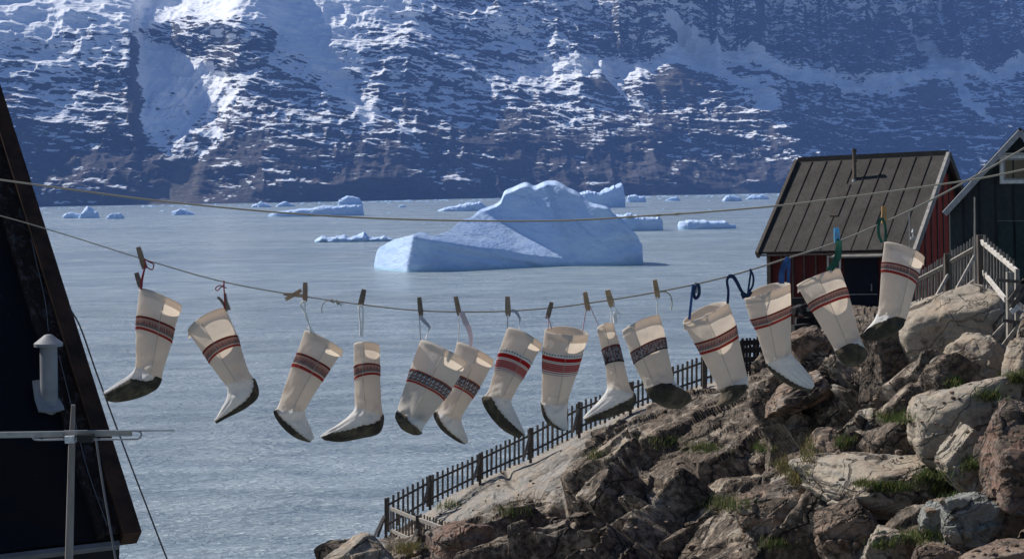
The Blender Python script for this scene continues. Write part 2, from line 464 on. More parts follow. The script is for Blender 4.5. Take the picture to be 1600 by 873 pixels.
def berg(label, prof, by, th=.5, p=.45, seed=0, rough=1.0):
    """prof: silhouette (px,py) left to right, by: waterline row, th: half thickness over half length"""
    x0, x1 = prof[0][0], prof[-1][0]; L = x1-x0; cx0 = (x0+x1)/2
    s = 40/(by-hor(cx0)); Y0 = F*s
    nx, nt = max(40, int(L*1.1)), 44
    pxs = np.linspace(x0, x1, nx)
    pr = np.interp(pxs, [q[0] for q in prof], [q[1] for q in prof])
    H = np.maximum(by-math.tan(ROLL)*(pxs-cx0)-pr, .35)
    H = H*(1 + .16*rough*fbm(pxs/8, pxs*0, pxs*0+seed, 4, seed))
    a = np.linspace(0, math.pi, nt)[:, None]
    w = np.sqrt(np.clip(1-np.abs((pxs-(x0+x1)/2)/(L/2))**3.5, .01, 1))
    c = np.sign(np.cos(a))*np.abs(np.cos(a))**p; z = np.abs(np.sin(a))**p
    T = th*L/2*w
    yy = -c*T; U = np.tile(pxs, (nt, 1)); zz = z*H
    nse = fbm(U/11, zz/5, yy/11+seed, 5, seed+3)
    n2_ = ridged(U/4.5, zz/3, yy/5+seed, 4, seed+8)
    yy = yy + (nse*.28 + n2_*.07)*np.minimum(T, 8)*rough; zz = zz*(1 + .14*rough*nse + .05*rough*n2_)
    zz[0] = zz[-1] = -1.0
    V = np.stack([(U-800)*s + (HY-by)*s*_s, Y0 + T.max()*s + yy*s, WZ + zz*s], -1)
    o = link('iceberg', gridmesh('iceberg', V), ICE, None, rough < .8)
    tag(o, label, 'iceberg', 'icebergs adrift in the fjord')
berg('small pointed iceberg, tallest of the cluster beside the left roof edge', [(120, 340), (124, 335), (130, 329), (136, 323), (140, 325), (144, 330), (150, 332), (153, 340)], 341, .7, .6, 1)
berg('low ice floe just left of the small pointed iceberg', [(96, 338), (102, 334), (112, 332), (122, 335), (127, 339)], 341, .6, .5, 2)
berg('low lumpy ice floe just right of the small pointed iceberg', [(164, 341), (170, 335), (177, 332), (183, 335), (192, 336), (193, 340)], 342, .5, .5, 3)
berg('little white iceberg alone on the water right of the left cluster', [(267, 331), (274, 330), (281, 326), (288, 328), (294, 330), (303, 335)], 336, .6, .5, 4)
berg('long low iceberg with a flat raised right end', [(415, 337), (422, 332), (450, 329), (470, 327), (488, 326), (500, 323), (530, 323), (555, 322), (564, 321), (566, 335)], 338, .45, .35, 5, .6)
berg('small blocky iceberg near the far shore behind the long low one', [(527, 318), (529, 310), (538, 307), (550, 309), (562, 313), (566, 318)], 320, .6, .4, 6)
berg('small flat floe at the far shore on the left', [(392, 322), (398, 317), (408, 316), (418, 320), (424, 323)], 324, .6, .5, 7)
berg('small snow-capped floe near the far shore left of the blocky iceberg', [(430, 322), (440, 317), (447, 315), (452, 318), (460, 321)], 323, .6, .5, 8)
berg('low white floe with a jagged top in front of the main iceberg slope', [(683, 329), (692, 325), (710, 322), (730, 319), (752, 316), (757, 321), (763, 327)], 330, .45, .5, 9)
berg('string of low broken ice left of the great iceberg', [(490, 376), (498, 371), (512, 372), (528, 369), (545, 370), (556, 368), (562, 366), (572, 369), (583, 371), (600, 370), (619, 376)], 378, .25, .6, 10, 1.6)
berg('tilted white iceberg with a sheer right end behind the great iceberg', [(893, 314), (903, 303), (920, 301), (940, 299), (955, 295), (966, 291), (974, 289), (976, 296), (979, 312)], 325, .8, .25, 11, .5)
berg('flat white iceberg peeking out at the right foot of the great iceberg', [(948, 345), (962, 340), (985, 338), (1010, 341), (1030, 341), (1037, 344), (1038, 356)], 361, .6, .3, 12, .7)
berg('smooth flat-topped iceberg on open water left of the red cabin', [(1061, 354), (1064, 346), (1085, 345), (1110, 346), (1135, 346), (1140, 350), (1153, 351), (1153, 355)], 358, .6, .3, 13, .5)
berg('small bluish iceberg right behind the tilted white one', [(979, 313), (982, 307), (995, 306), (1008, 308), (1010, 313)], 316, .5, .4, 14)
berg('tiny floe alone between the bluish iceberg and the cabin roof', [(1040, 313), (1050, 309), (1058, 308), (1063, 312)], 314, .5, .5, 15)
berg('small white humped floe left of the red cabin ridge', [(1129, 313), (1136, 306), (1146, 304), (1156, 307), (1160, 311)], 314.5, .5, .5, 16)
berg('low streaky floe nearest the red cabin roof corner', [(1166, 310), (1178, 306), (1190, 304), (1201, 308), (1203, 311)], 311.5, .5, .5, 17)
berg('thin flat floe in the open water between the blocky and jagged floes', [(622, 323), (626, 320), (631, 320), (635, 323)], 324, .5, .5, 18)
# brash ice along the far shore: a mass nobody could count
def brash():
    rng = np.random.default_rng(5); mb = bmesh.new()
    for k in range(420):
        px = rng.uniform(60, 1240) if k % 3 else rng.uniform(600, 1240)
        py = shore_py(px) + 1.3 + abs(rng.normal())*1.4 + (rng.uniform(0, 22) if rng.random() < .08 else 0)
        s = 40/(py-hor(px)); w = rng.uniform(1.0, 5)*(1 if rng.random() < .8 else 2); h = rng.uniform(.3, 1.4)
        c = Vector(((px-CX + (HY-py)*_s)*s, F*s, WZ)); r = bmesh.ops.create_icosphere(mb, subdivisions=1, radius=1)
        for v in r['verts']:
            v.co = Vector((v.co.x*w*s*(.7+.6*rng.random()), v.co.y*w*s, v.co.z*h*s*(.6+.8*rng.random()))) + c
    me = bpy.data.meshes.new('brash_ice'); mb.to_mesh(me); mb.free()
    tag(link('brash_ice', me, ICE), 'scattered small bits of brash ice along the far shore', 'brash ice', kind='stuff')
brash()

# ------------------------------------------------------------------ rocky hill in the foreground
CP = [(1600,880,30),(1300,880,36),(1000,880,46),(700,880,52),(520,873,57),(600,840,59),(660,808,60),(750,745,61),(830,712,61),(905,673,61),(1000,630,60),(1110,595,60),(1180,570,59),(1240,525,56),(1300,495,53),(900,780,53),(1100,700,49),(1200,620,51),(1300,560,47),(1350,640,42),(1500,600,38.5),(1420,505,45),(1540,455,41),(1600,480,40.5),(1600,640,35.5),(1450,750,35.5),(1200,800,41),(1000,780,49),(420,1000,54),(1000,1050,39),(1600,1050,25),(1750,600,36),(1750,900,27)]
_cx = np.array([[a/1000, b/1000] for a, b, c in CP]); _cy = np.log([c for a, b, c in CP])
def _rk(r): return np.where(r > 1e-9, r*r*np.log(r+1e-12), 0)
_A = _rk(np.linalg.norm(_cx[:, None]-_cx[None], axis=-1)) + np.eye(len(CP))*1e-4
_n = len(CP); _B = np.zeros((_n+3, _n+3)); _B[:_n, :_n] = _A; _B[:_n, _n] = 1; _B[:_n, _n+1:] = _cx; _B[_n, :_n] = 1; _B[_n+1:, :_n] = _cx.T
_w = np.linalg.solve(_B, np.concatenate([_cy, [0, 0, 0]]))
def hillY(px, py):
    px = np.asarray(px, float)/1000; py = np.asarray(py, float)/1000
    r = np.zeros(px.shape) + _w[_n] + _w[_n+1]*px + _w[_n+2]*py
    for i in range(_n): r = r + _w[i]*_rk(np.hypot(px-_cx[i, 0], py-_cx[i, 1]))
    return np.exp(r)
SIL = [(380, 960), (470, 905), (515, 873), (560, 850), (602, 836), (640, 815), (665, 800), (700, 775), (752, 748), (829, 715), (905, 675), (960, 650), (1000, 632), (1060, 612), (1097, 602), (1140, 588), (1180, 566), (1215, 545), (1245, 522), (1275, 500), (1300, 492), (1340, 497), (1380, 506), (1410, 498), (1440, 482), (1480, 468), (1515, 455), (1545, 453), (1570, 468), (1600, 488), (1680, 500), (1800, 520)]
def sil_py(px): return np.interp(px, [a for a, b in SIL], [b for a, b in SIL])
SLAB = [(640, 822), (665, 795), (752, 742), (829, 706), (905, 666), (1000, 620), (1120, 585), (1185, 565), (1200, 590), (1130, 618), (1075, 640), (1000, 672), (930, 705), (905, 745), (880, 775), (800, 770), (740, 800), (700, 812)]
SLAB2 = [(1380, 520), (1440, 475), (1540, 450), (1600, 480), (1600, 620), (1500, 620), (1480, 560), (1420, 540)]
SLAB3 = [(500, 880), (560, 845), (640, 840), (650, 860), (600, 885)]
def build_hill():
    nx, nr, nb = 1000, 520, 60
    pxs = np.linspace(380, 1790, nx)
    s = sil_py(pxs)
    s = s + 2.0*fbm(pxs/25, pxs*0, pxs*0, 3, 3)
    t = np.linspace(0, 1, nr)[:, None]
    PX = np.tile(pxs, (nr, 1)); PY = 1050 + (s - 1050)*t
    D = hillY(PX, PY)
    X, Z = XZ(PX, PY, D)
    base = np.stack([X, D, Z], -1)
    # behind the crest: the ground runs back, then drops to the water
    last = base[-1]
    back = []
    shelf = sm(1180, 1260, pxs)
    for k in range(1, nb):
        q = k/(nb-1)
        dy = 70*q**1.5
        drop = (1-shelf)*(dy*.85) + shelf*(np.clip(dy-28, 0, 99)*1.0 + .02*dy)
        z = last[:, 2] - .10*sm(0, 1, dy)*1.0 - drop
        z = np.where(shelf > .5, np.minimum(z, np.interp(dy, [0, 10, 28], [0, -4.6, -5.1]) if dy < 28 else z), z)
        back.append(np.stack([last[:, 0]*(1 + dy/last[:, 1]), last[:, 1]+dy, z], -1))
    V = np.concatenate([base, np.array(back)])
    gx = np.gradient(V, axis=1); gy = np.gradient(V, axis=0)
    nrm = np.cross(gx, gy); nrm /= np.linalg.norm(nrm, axis=-1, keepdims=True)+1e-9
    nrm = np.where(nrm[..., 1:2] > 0.2, -nrm, nrm)
    for a in range(3): nrm[..., a] = blur(nrm[..., a], 6)
    sl = np.clip(blur((inpoly(PX, PY, SLAB) | inpoly(PX, PY, SLAB2) | inpoly(PX, PY, SLAB3)).astype(float), 5), 0, 1)
    sl = np.concatenate([sl, np.tile(sl[-1:], (nb-1, 1))])
    x, y, z = V[..., 0], V[..., 1], V[..., 2]
    # tilt the joint system so blocks dip down to the left
    c_, s_ = math.cos(R(28)), math.sin(R(28))
    xr, zr = x*c_ + z*s_, -x*s_ + z*c_
    wxx = xr + .5*fbm(x/2, y/2, z/2, 3, 51); wzz = zr + .5*fbm(x/2, y/2, z/2, 3, 61)
    sc_ = 1.0
    rough = 1 - .72*sl
    edge = 1 - .65*sm(55, 0, np.concatenate([PY - s, np.zeros((nb-1, nx))]))
    d = 1.75*blocks(wxx/8.5, y/6., wzz/3.4, 1, 1.5, .07)*rough*edge
    d = d + .60*blocks(wxx/3.8, y/2.6, wzz/1.5, 2, 1.8, .05)*rough*edge
    d = d + .13*blocks(wxx/1.5, y/1., wzz/.6, 3, 1.6, .06)*(1-.75*sl)*edge
    d = d + .03*blocks(wxx/.33, y/.33, wzz/.22, 4)*(1-.9*sl)
    d = d + .08*fbm(x/3.2, y/3.2, z/3.2, 5, 9, .5)*(1-.6*sl) + .02*ridged(x/.5, y/.5, z/.5, 4, 19)*(1-.8*sl)
    # long joints across the smooth slab
    d = d + sl*(.10*ridged(xr/7, y/9, zr/1.6, 3, 71) - .18*np.exp(-(vnoise(xr/3.2, y/6, zr/6, 90)/.05)**2))
    fade = np.concatenate([np.ones(nr), np.maximum(.2, 1-np.arange(nb-1)/5)])[:, None]
    V = V + nrm*(d*sc_*fade)[..., None]
    me = gridmesh('rocky_hill', V)
    attr(me, 'slab', sl)
    return me
def rock_mat(name, tone=(.33, .27, .205), dark=.5, pink=.5, slab=False, lichen=1.0):
    g = N(name); p = g.pos()
    n1 = g.noise(p, .55, 10, .62, .3); n2 = g.noise(p, 2.6, 10, .68, .4); n3 = g.noise(p, 8, 8, .7)
    st = g.noise(g.map(p, (.8, 1.2, 6), (0, R(28), 0)), 1.0, 8, .6, .5)
    v = g.vor(g.map(p, (1, 1, 1.6), (0, R(28), 0)), 1.1, 'DISTANCE_TO_EDGE')
    c = g.mix(g.step(n1, .45, .66), tone, (tone[0]*.95, tone[1]*.84, tone[2]*.78))
    c = g.mix(g.M('MULTIPLY', g.step(n2, .5, .7), pink), c, (.27, .145, .09))
    c = g.mix(g.step(st, .46, .66, 0, .7), c, (.25, .235, .21))
    sl = g.attr('slab') if slab else dark
    if slab:
        thr = g.M('ADD', .445, g.M('MULTIPLY', sl, .17))
    else:
        thr = .62 - .25*dark
    li = g.M('ADD', g.M('MULTIPLY', n2, .6), g.M('MULTIPLY', n1, .4))
    f = g.M('MULTIPLY', g.step(g.M('SUBTRACT', li, thr), -.02, .06), lichen*.9, clamp=True)
    if slab: c = g.mix(g.M('MULTIPLY', sl, g.step(st, .35, .6, .35, .85)), c, (.275, .262, .24))
    c = g.mix(f, c, g.mix(g.step(n3, .35, .65), (.036, .030, .025), (.14, .108, .082)))
    wv = g.n('VectorMath', operation='ADD'); g.put(wv.inputs[0], g.map(g.map(p, (1, 1, 1), (0, R(34), 0)), (.42, .8, 1.5)))
    nv = g.n('TexNoise'); g.put(nv.inputs['Vector'], p); nv.inputs['Scale'].default_value = 1.4; nv.inputs['Detail'].default_value = 5
    sv = g.n('VectorMath', operation='SCALE'); g.put(sv.inputs[0], nv.outputs['Color']); sv.inputs['Scale'].default_value = 1.1; g.put(wv.inputs[1], sv.outputs[0])
    v1 = g.vor(wv.outputs[0], .42, 'DISTANCE_TO_EDGE'); v2 = g.vor(wv.outputs[0], 1.1, 'DISTANCE_TO_EDGE')
    ck = g.M('MULTIPLY', g.step(v1, .0, .020), g.M('ADD', .62, g.M('MULTIPLY', g.step(v2, 0, .028), .38)))
    if slab: ck = g.M('MAXIMUM', ck, g.M('MULTIPLY', g.attr('slab'), .72))
    else: ck = g.M('MAXIMUM', ck, .25)
    c = g.mix(ck, (.03, .025, .02), c)
    fine = g.step(n3, .3, .75, .72, 1.2)
    c = g.mix(1.0, c, fine, 'MULTIPLY')
    c = g.mix(g.step(g.noise(p, 6, 5, .6), .66, .74, 0, .5), c, (.42, .40, .36))
    h = g.M('ADD', g.M('ADD', g.M('MULTIPLY', n3, .12), g.M('MULTIPLY', n2, .45)), g.M('MULTIPLY', st, .35))
    h = g.M('ADD', h, g.M('MULTIPLY', ck, .7))
    b = g.bump(h, .8, .16)
    return g.end(g.pbr(c, .9, b, .2))
ROCK = rock_mat('lichened gneiss', slab=True)
hill = link('rocky_hill', build_hill(), ROCK, None, True); tag(hill, kind='structure')
hill.data.polygons.foreach_set('use_smooth', [False]*len(hill.data.polygons))

def boulder(label, x0, x1, y0, y1, seed, tone='tan', roll=0, box=.6, Y=None, flat=1.0, sink=.12, depth=.8, sub=6, name='boulder', group='boulders on the rocky hillside'):
    rng = np.random.default_rng(seed)
    Y = Y or float(hillY((x0+x1)/2, y1))*.985
    w, h = (x1-x0)/F*Y/2*1.06, (y1-y0)/F*Y/2*1.06
    bm = bmesh.new(); bmesh.ops.create_icosphere(bm, subdivisions=sub, radius=1)
    me = bpy.data.meshes.new(name); bm.to_mesh(me); bm.free()
    n = len(me.vertices); co = np.zeros(n*3, np.float32); me.vertices.foreach_get('co', co); co = co.reshape(-1, 3).astype(float)
    # intersection of half spaces, softened
    pl = rng.normal(size=(17, 3)); pl /= np.linalg.norm(pl, axis=1, keepdims=True)
    axes = np.array([[1,0,0],[-1,0,0],[0,1,0],[0,-1,0],[0,0,1],[0,0,-1]], float) + rng.normal(size=(6, 3))*.16
    axes /= np.linalg.norm(axes, axis=1, keepdims=True)
    pl = np.concatenate([pl, axes]); dist = np.concatenate([rng.uniform(.86, 1.12, 17), np.full(6, .90)])
    k = 9 + 34*box
    dots = np.maximum(co @ pl.T, 1e-3)/dist
    r = (np.sum(dots**k, 1))**(-1.0/k)
    r = r*(1-box*.0)
    q = co*r[:, None]
    x, y, z = q.T
    m = min(w, h)
    X = q*np.array([w, max(w, h)*depth, h])
    nz = fbm(x*1.3+seed, y*1.3, z*1.3, 4, seed, .5)*.05 + .010*ridged(x*3+seed, y*3, z*4, 4, seed+5)
    cr = blocks(x*1.1+seed*.7, y*1.1, z*1.7, seed, 1.0, .06)*.15 + blocks(x*2.4+seed, y*3.0, z*4.2, seed+9, 1.4, .05)*.035
    X = X + co*((nz+cr*(.35+box))*m)[:, None]
    a = R(roll); c_, s_ = math.cos(a), math.sin(a)
    X = np.stack([X[:, 0]*c_ + X[:, 2]*s_, X[:, 1], -X[:, 0]*s_ + X[:, 2]*c_], 1)
    me.vertices.foreach_set('co', X.reshape(-1).astype(np.float32)); me.update()
    o = link(name, me, STONE[tone])
    me.polygons.foreach_set('use_smooth', [box < .45]*len(me.polygons))
    o.location = P((x0+x1)/2, (y0+y1)/2, Y + max(w, h)*depth*.78)
    tag(o, label, 'rock' if name != 'boulder' else 'boulder', group)
    return o
STONE = {'tan': rock_mat('tan boulder stone', (.35, .30, .235), .22, .2), 'dark': rock_mat('dark lichened stone', (.19, .155, .125), .8, .3),
         'red': rock_mat('rusty stone', (.22, .14, .105), .5, .9), 'grey': rock_mat('grey-green stone', (.24, .245, .225), .1, .0), 'mid': rock_mat('brown stone', (.27, .20, .15), .5, .6)}
BO = [
 ('large pale dome of rock at the foot of the corner fence post', 1385, 1590, 452, 590, 3, 'tan', -14, .25, None, .9),
 ('big black-lichened block below the rightmost boot', 1338, 1474, 512, 652, 4, 'dark', 8, .55, None, .8),
 ('pale cracked rock face left of the tall support post', 1476, 1572, 520, 622, 14, 'tan', -20, .4, None, .9),
 ('pale rock half hidden behind the tall support post at the right edge', 1568, 1650, 528, 625, 15, 'tan', 5, .4, None, .8),
 ('largest smooth round-fronted tan boulder right of centre hillside', 1416, 1578, 604, 730, 5, 'tan', -12, .22, None, .9),
 ('dark rusty boulder with a grey cap at the right edge', 1536, 1665, 640, 800, 6, 'red', 6, .6, None, .9),
 ('pale sloping slab leaning against the dark rusty boulder', 1472, 1560, 680, 772, 7, 'tan', -38, .5, None, .7),
 ('tan boulder wedged left of the largest round boulder', 1326, 1430, 640, 716, 8, 'tan', 6, .5, None, .9),
 ('little grey rock between the black block and the round boulder', 1436, 1504, 592, 634, 28, 'mid', -5, .6, None, .8),
 ('pale ribbed rock standing upright left of the flat ledge', 1254, 1322, 672, 782, 9, 'mid', 24, .3, None, .8),
 ('broad flat sunlit ledge with grass along its edge', 1300, 1488, 706, 800, 10, 'tan', -8, .75, None, 1.3),
 ('leaning rounded rib at the left end of the sunlit ledge', 1284, 1352, 708, 802, 29, 'tan', 30, .3, None, .7),
 ('grey-green split block lower right of the grassy ledge', 1470, 1568, 768, 850, 11, 'grey', -14, .85, None, .8),
 ('narrow grey-green block standing left of the split block', 1438, 1480, 784, 845, 30, 'grey', -6, .85, None, .8),
 ('wedge of brown rock with a sunlit top at the bottom edge', 1272, 1374, 790, 890, 12, 'mid', -16, .7, None, .9),
 ('rounded grey rock at the bottom edge under the grey-green blocks', 1356, 1428, 826, 890, 13, 'tan', 25, .5, None, .9),
 ('low brown rock at the bottom right corner', 1500, 1640, 846, 905, 16, 'mid', -10, .6, None, .9),
 ('small tan rock on the bottom edge beside the corner rock', 1428, 1500, 848, 895, 17, 'mid', 6, .6, None, .9),
 ('big brown block with a pink top below the upright ribbed rock', 1155, 1290, 758, 880, 18, 'mid', -10, .75, None, .9),
 ('smooth grey boulder between the red cabin base and the hillside', 1238, 1296, 512, 576, 19, 'mid', -30, .5, None, .9),
 ('long pale whaleback slab below the white-footed boot', 1196, 1300, 596, 640, 20, 'mid', -22, .7, None, 1.0),
 ('rusty sunlit rock at the end of the short return fence', 676, 770, 815, 885, 21, 'red', 10, .7, None, .9),
 ('pale rock at the lower left shore end of the hill', 508, 612, 842, 920, 22, 'tan', -26, .35, None, .9),
]
for b_ in BO:
    boulder(b_[0], b_[1], b_[2], b_[3], b_[4], b_[5], b_[6], b_[7], b_[8], b_[9], depth=b_[10])
for lab, x0, x1, y0, y1, sd, tn, rl in (('small upright grey stone standing on the sunlit ledge', 1361, 1376, 727, 760, 41, 'grey', 6), ('small dark stone lying right of the upright stone', 1378, 1396, 738, 751, 42, 'dark', 0),
    ('small dark stone at the back of the sunlit ledge', 1418, 1434, 720, 730, 43, 'dark', 0), ('little heap-shaped stone on the front of the ledge', 1412, 1426, 768, 780, 44, 'dark', 0), ('pale flat stone lying in the grass of the ledge', 1408, 1438, 742, 755, 45, 'grey', -14)):
    boulder(lab, x0, x1, y0, y1, sd, tn, rl, .5, None, sub=3, name='stone', group='small stones on the sunlit ledge')
# ================================================================== BUILDINGS AND FENCES
WOOD_GREY = plain('weathered grey wood', (.36, .33, .29), (.20, .18, .155), 3, .85, .15, bump=.3, stretch=(6, 6, 1.2))
WOOD_DARK = plain('dark tarred wood', (.12, .10, .085), (.06, .052, .045), 3, .85, .15, bump=.3, stretch=(6, 6, 1.2))
WOOD_BROWN = plain('brown weathered pickets', (.22, .185, .15), (.12, .10, .085), 3, .85, .15, stretch=(6, 6, 1.2))
METAL = plain('grey galvanised metal', (.36, .36, .36), (.24, .24, .24), 9, .45, .5, .6)
BLACK = plain('black plastic', (.012, .012, .013), (.02, .02, .02), 5, .5)

def sheet_mat(name, c1, c2, rough=.85, streak=(1, 1, 1), scale=1.5, spec=.2, bump=.2):
    g = N(name); v = g.n('TexCoord').outputs['Object']
    a = g.noise(g.map(v, streak), scale, 9, .65, .3); b = g.noise(v, scale*7, 6, .65)
    c = g.mix(g.step(a, .32, .7), c1, c2); c = g.mix(1.0, c, g.step(b, .25, .75, .75, 1.2), 'MULTIPLY')
    return g.end(g.pbr(c, rough, g.bump(b, bump, .01), spec))
ROOF_M = sheet_mat('brown roofing felt', (.044, .040, .036), (.066, .060, .054))
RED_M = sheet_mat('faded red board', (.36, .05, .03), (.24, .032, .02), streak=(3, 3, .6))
RED_DARK = sheet_mat('darker red board', (.11, .018, .013), (.07, .013, .011), streak=(3, 3, .6))  # darker red for the front, left and back walls
GLASS = None
def glass_mat():
    g = N('window glass'); return g.end(g.pbr((.015, .018, .02), .08, None, .6))
GLASS = glass_mat()
WHITE = sheet_mat('white painted wood', (.70, .70, .69), (.52, .52, .52), .6, (4, 4, 1), 3)
GREYPAINT = sheet_mat('weathered pale board', (.42, .40, .37), (.24, .225, .21), .8, (1, 1, 1), 6)

def red_cabin():
    E = P(1188, 397, 61); rd = Vector((.857, -.515, .026)); gd = Vector((.515, .857, 0)); UP = Vector((0, 0, 1))
    L, w, rise = 5.10, 3.28, 2.87
    def Q(s, g, z=0): return E + rd*s + gd*g + UP*z
    sl = rise/w
    root = empty('cabin', Q(L/2, w, -3.2))
    tag(root, 'small red cabin with a plain brown felt roof and a thin stove pipe', 'cabin')
    tn = (UP*w - gd*rise).normalized()*.09
    MB().poly([Q(0, 0), Q(L, 0), Q(L, w, rise), Q(0, w, rise)], tn).build('roof', ROOF_M, root)
    roof = root.children[-1]; 
    tn2 = (UP*w + gd*rise).normalized()*.09
    m = MB()
    for k in range(1, 10):
        s = L*k/10
        m.beam(Q(s, .02, .02*sl)+tn*1.1, Q(s, w-.02, rise)+tn*1.1, .022, .02, up=tn)
    m.build('roof_seam', sheet_mat('darker felt seam', (.036, .032, .028), (.05, .045, .04)), roof)
    MB().poly([Q(0, 2*w), Q(L, 2*w), Q(L, w+.003, rise), Q(0, w+.003, rise)], tn2).build('roof_slope', ROOF_M, root)
    MB().beam(Q(-.03, w, rise+.12), Q(L+.03, w, rise+.12), .22, .05, up=gd).build('ridge_cap', ROOF_M, root)
    for s, mt in ((-.055, WOOD_DARK), (L+.055, GREYPAINT)):
        MB().beam(Q(s, -.08, -.08*sl)+tn*.6, Q(s, w, rise+.04)+tn*.6, .10, .24, up=tn).build('verge_board', mt, root)
        MB().beam(Q(s, w, rise+.04)+tn*.6, Q(s, 2*w+.08, -.08*sl)+tn*.6, .10, .22, up=tn2).build('verge_board', WOOD_DARK, root)
    MB().beam(Q(-.02, -.04, -.04), Q(L+.02, -.04, -.04), .05, .14, up=gd).build('fascia', WOOD_DARK, root)
    # walls, with upright boards
    a, b, zb = .18, L-.18, -2.55
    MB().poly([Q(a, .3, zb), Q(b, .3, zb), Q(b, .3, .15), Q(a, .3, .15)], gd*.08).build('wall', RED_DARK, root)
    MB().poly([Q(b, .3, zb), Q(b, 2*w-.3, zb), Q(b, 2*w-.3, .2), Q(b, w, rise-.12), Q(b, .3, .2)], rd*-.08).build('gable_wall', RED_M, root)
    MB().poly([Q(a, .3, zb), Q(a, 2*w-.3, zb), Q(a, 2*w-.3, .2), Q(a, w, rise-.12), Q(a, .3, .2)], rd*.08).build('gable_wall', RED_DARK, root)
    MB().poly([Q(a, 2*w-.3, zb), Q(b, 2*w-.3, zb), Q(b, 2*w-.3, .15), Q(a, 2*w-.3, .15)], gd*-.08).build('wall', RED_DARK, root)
    for k in range(13):
        s = a + .03 + (b-a-.06)*k/12
        if not 2.62 < s < 3.95: MB().beam(Q(s, .285, zb), Q(s, .285, .1), .045, .035, up=gd).build('wall_batten', WOOD_DARK, root)
    for k in range(11):
        g_ = .32 + (2*w-.64)*k/10
        MB().beam(Q(b+.015, g_, zb), Q(b+.015, g_, .12 + (w-abs(g_-w))*sl - .1), .05, .035, up=rd).build('wall_batten', WOOD_DARK, root)
    for s, gg in ((a, .27), (b, .27)): MB().beam(Q(s, gg, zb), Q(s, gg, .1), .12, .1, up=gd).build('corner_board', WOOD_DARK, root)
    # foundation, door recess, canopy, window
    MB().poly([Q(a+.1, .38, zb-.02), Q(b-.1, .38, zb-.02), Q(b-.1, 2*w-.4, zb-.02), Q(a+.1, 2*w-.4, zb-.02)], UP*-1.6).build('foundation', plain('dark foundation stone', (.05, .045, .04), (.025, .022, .02), 2, bump=.5), root)
    d = MB().poly([Q(2.72, .255, -2.3), Q(3.82, .255, -2.3), Q(3.82, .255, -.12), Q(2.72, .255, -.12)], gd*.05).build('door', sheet_mat('navy black door', (.007, .008, .014), (.012, .013, .02)), root)
    m = MB(); m.beam(Q(3.62, .235, -1.0), Q(3.62, .235, -1.22), .03, .03); m.build('handle', METAL, d)
    m = MB(); m.beam(Q(2.75, .245, -1.32), Q(3.8, .245, -1.32), .02, .03); m.build('door_rail', METAL, d)
    MB().poly([Q(2.5, -.28, -.16), Q(4.15, -.28, -.16), Q(4.1, .26, .02), Q(2.6, .26, .02)], UP*.045).build('door_canopy', plain('pale canopy board', (.20, .19, .17), (.14, .13, .12)), root)
    fr = MB()
    for p, q in (((2.16, -.13), (2.62, -.13)), ((2.16, -.52), (2.62, -.52))): fr.beam(Q(p[0], .26, p[1]), Q(q[0], .26, q[1]), .06, .06, up=gd)
    for s in (2.19, 2.59): fr.beam(Q(s, .262, -.10), Q(s, .262, -.55), .06, .055, up=gd)
    wf = fr.build('window', WHITE, root)
    MB().poly([Q(2.2, .27, -.5), Q(2.58, .27, -.5), Q(2.58, .27, -.15), Q(2.2, .27, -.15)], gd*.02).build('pane', GLASS, wf)
    wf2 = MB()
    for g0 in (3.95, 4.35): wf2.beam(Q(b+.04, g0, .35), Q(b+.04, g0, .85), .06, .05, up=rd)
    for z0 in (.37, .83): wf2.beam(Q(b+.04, 3.93, z0), Q(b+.04, 4.37, z0), .06, .05, up=rd)
    w2 = wf2.build('window', WHITE, root)
    MB().poly([Q(b+.01, 3.97, .38), Q(b+.01, 4.33, .38), Q(b+.01, 4.33, .82), Q(b+.01, 3.97, .82)], rd*.012).build('pane', GLASS, w2)
    # stove pipe
    c = Q(2.26, 2.48, 2.48*sl)
    ch = MB().tube([c - UP*.15, c + UP*1.02, c + UP*1.03], .062, 14).build('chimney', plain('rusty stove pipe', (.20, .15, .115), (.12, .085, .065), 5, .6, .4, .3), roof)
    MB().tube([c + UP*.99, c + UP*1.10], .078, 14).build('pipe_collar', plain('dark pipe cap', (.10, .08, .065)), roof)
    MB().tube([c - UP*.08, c + UP*.10], .13, 14, .09).build('flashing', METAL, roof)
    MB().beam(Q(2.05, 1.2, 1.2*sl)+tn*1.3, Q(2.05, 2.35, 2.35*sl)+tn*1.3, .3, .01, up=tn).build('felt_patch', sheet_mat('soot stained felt', (.04, .036, .032), (.06, .053, .046)), roof)
red_cabin()

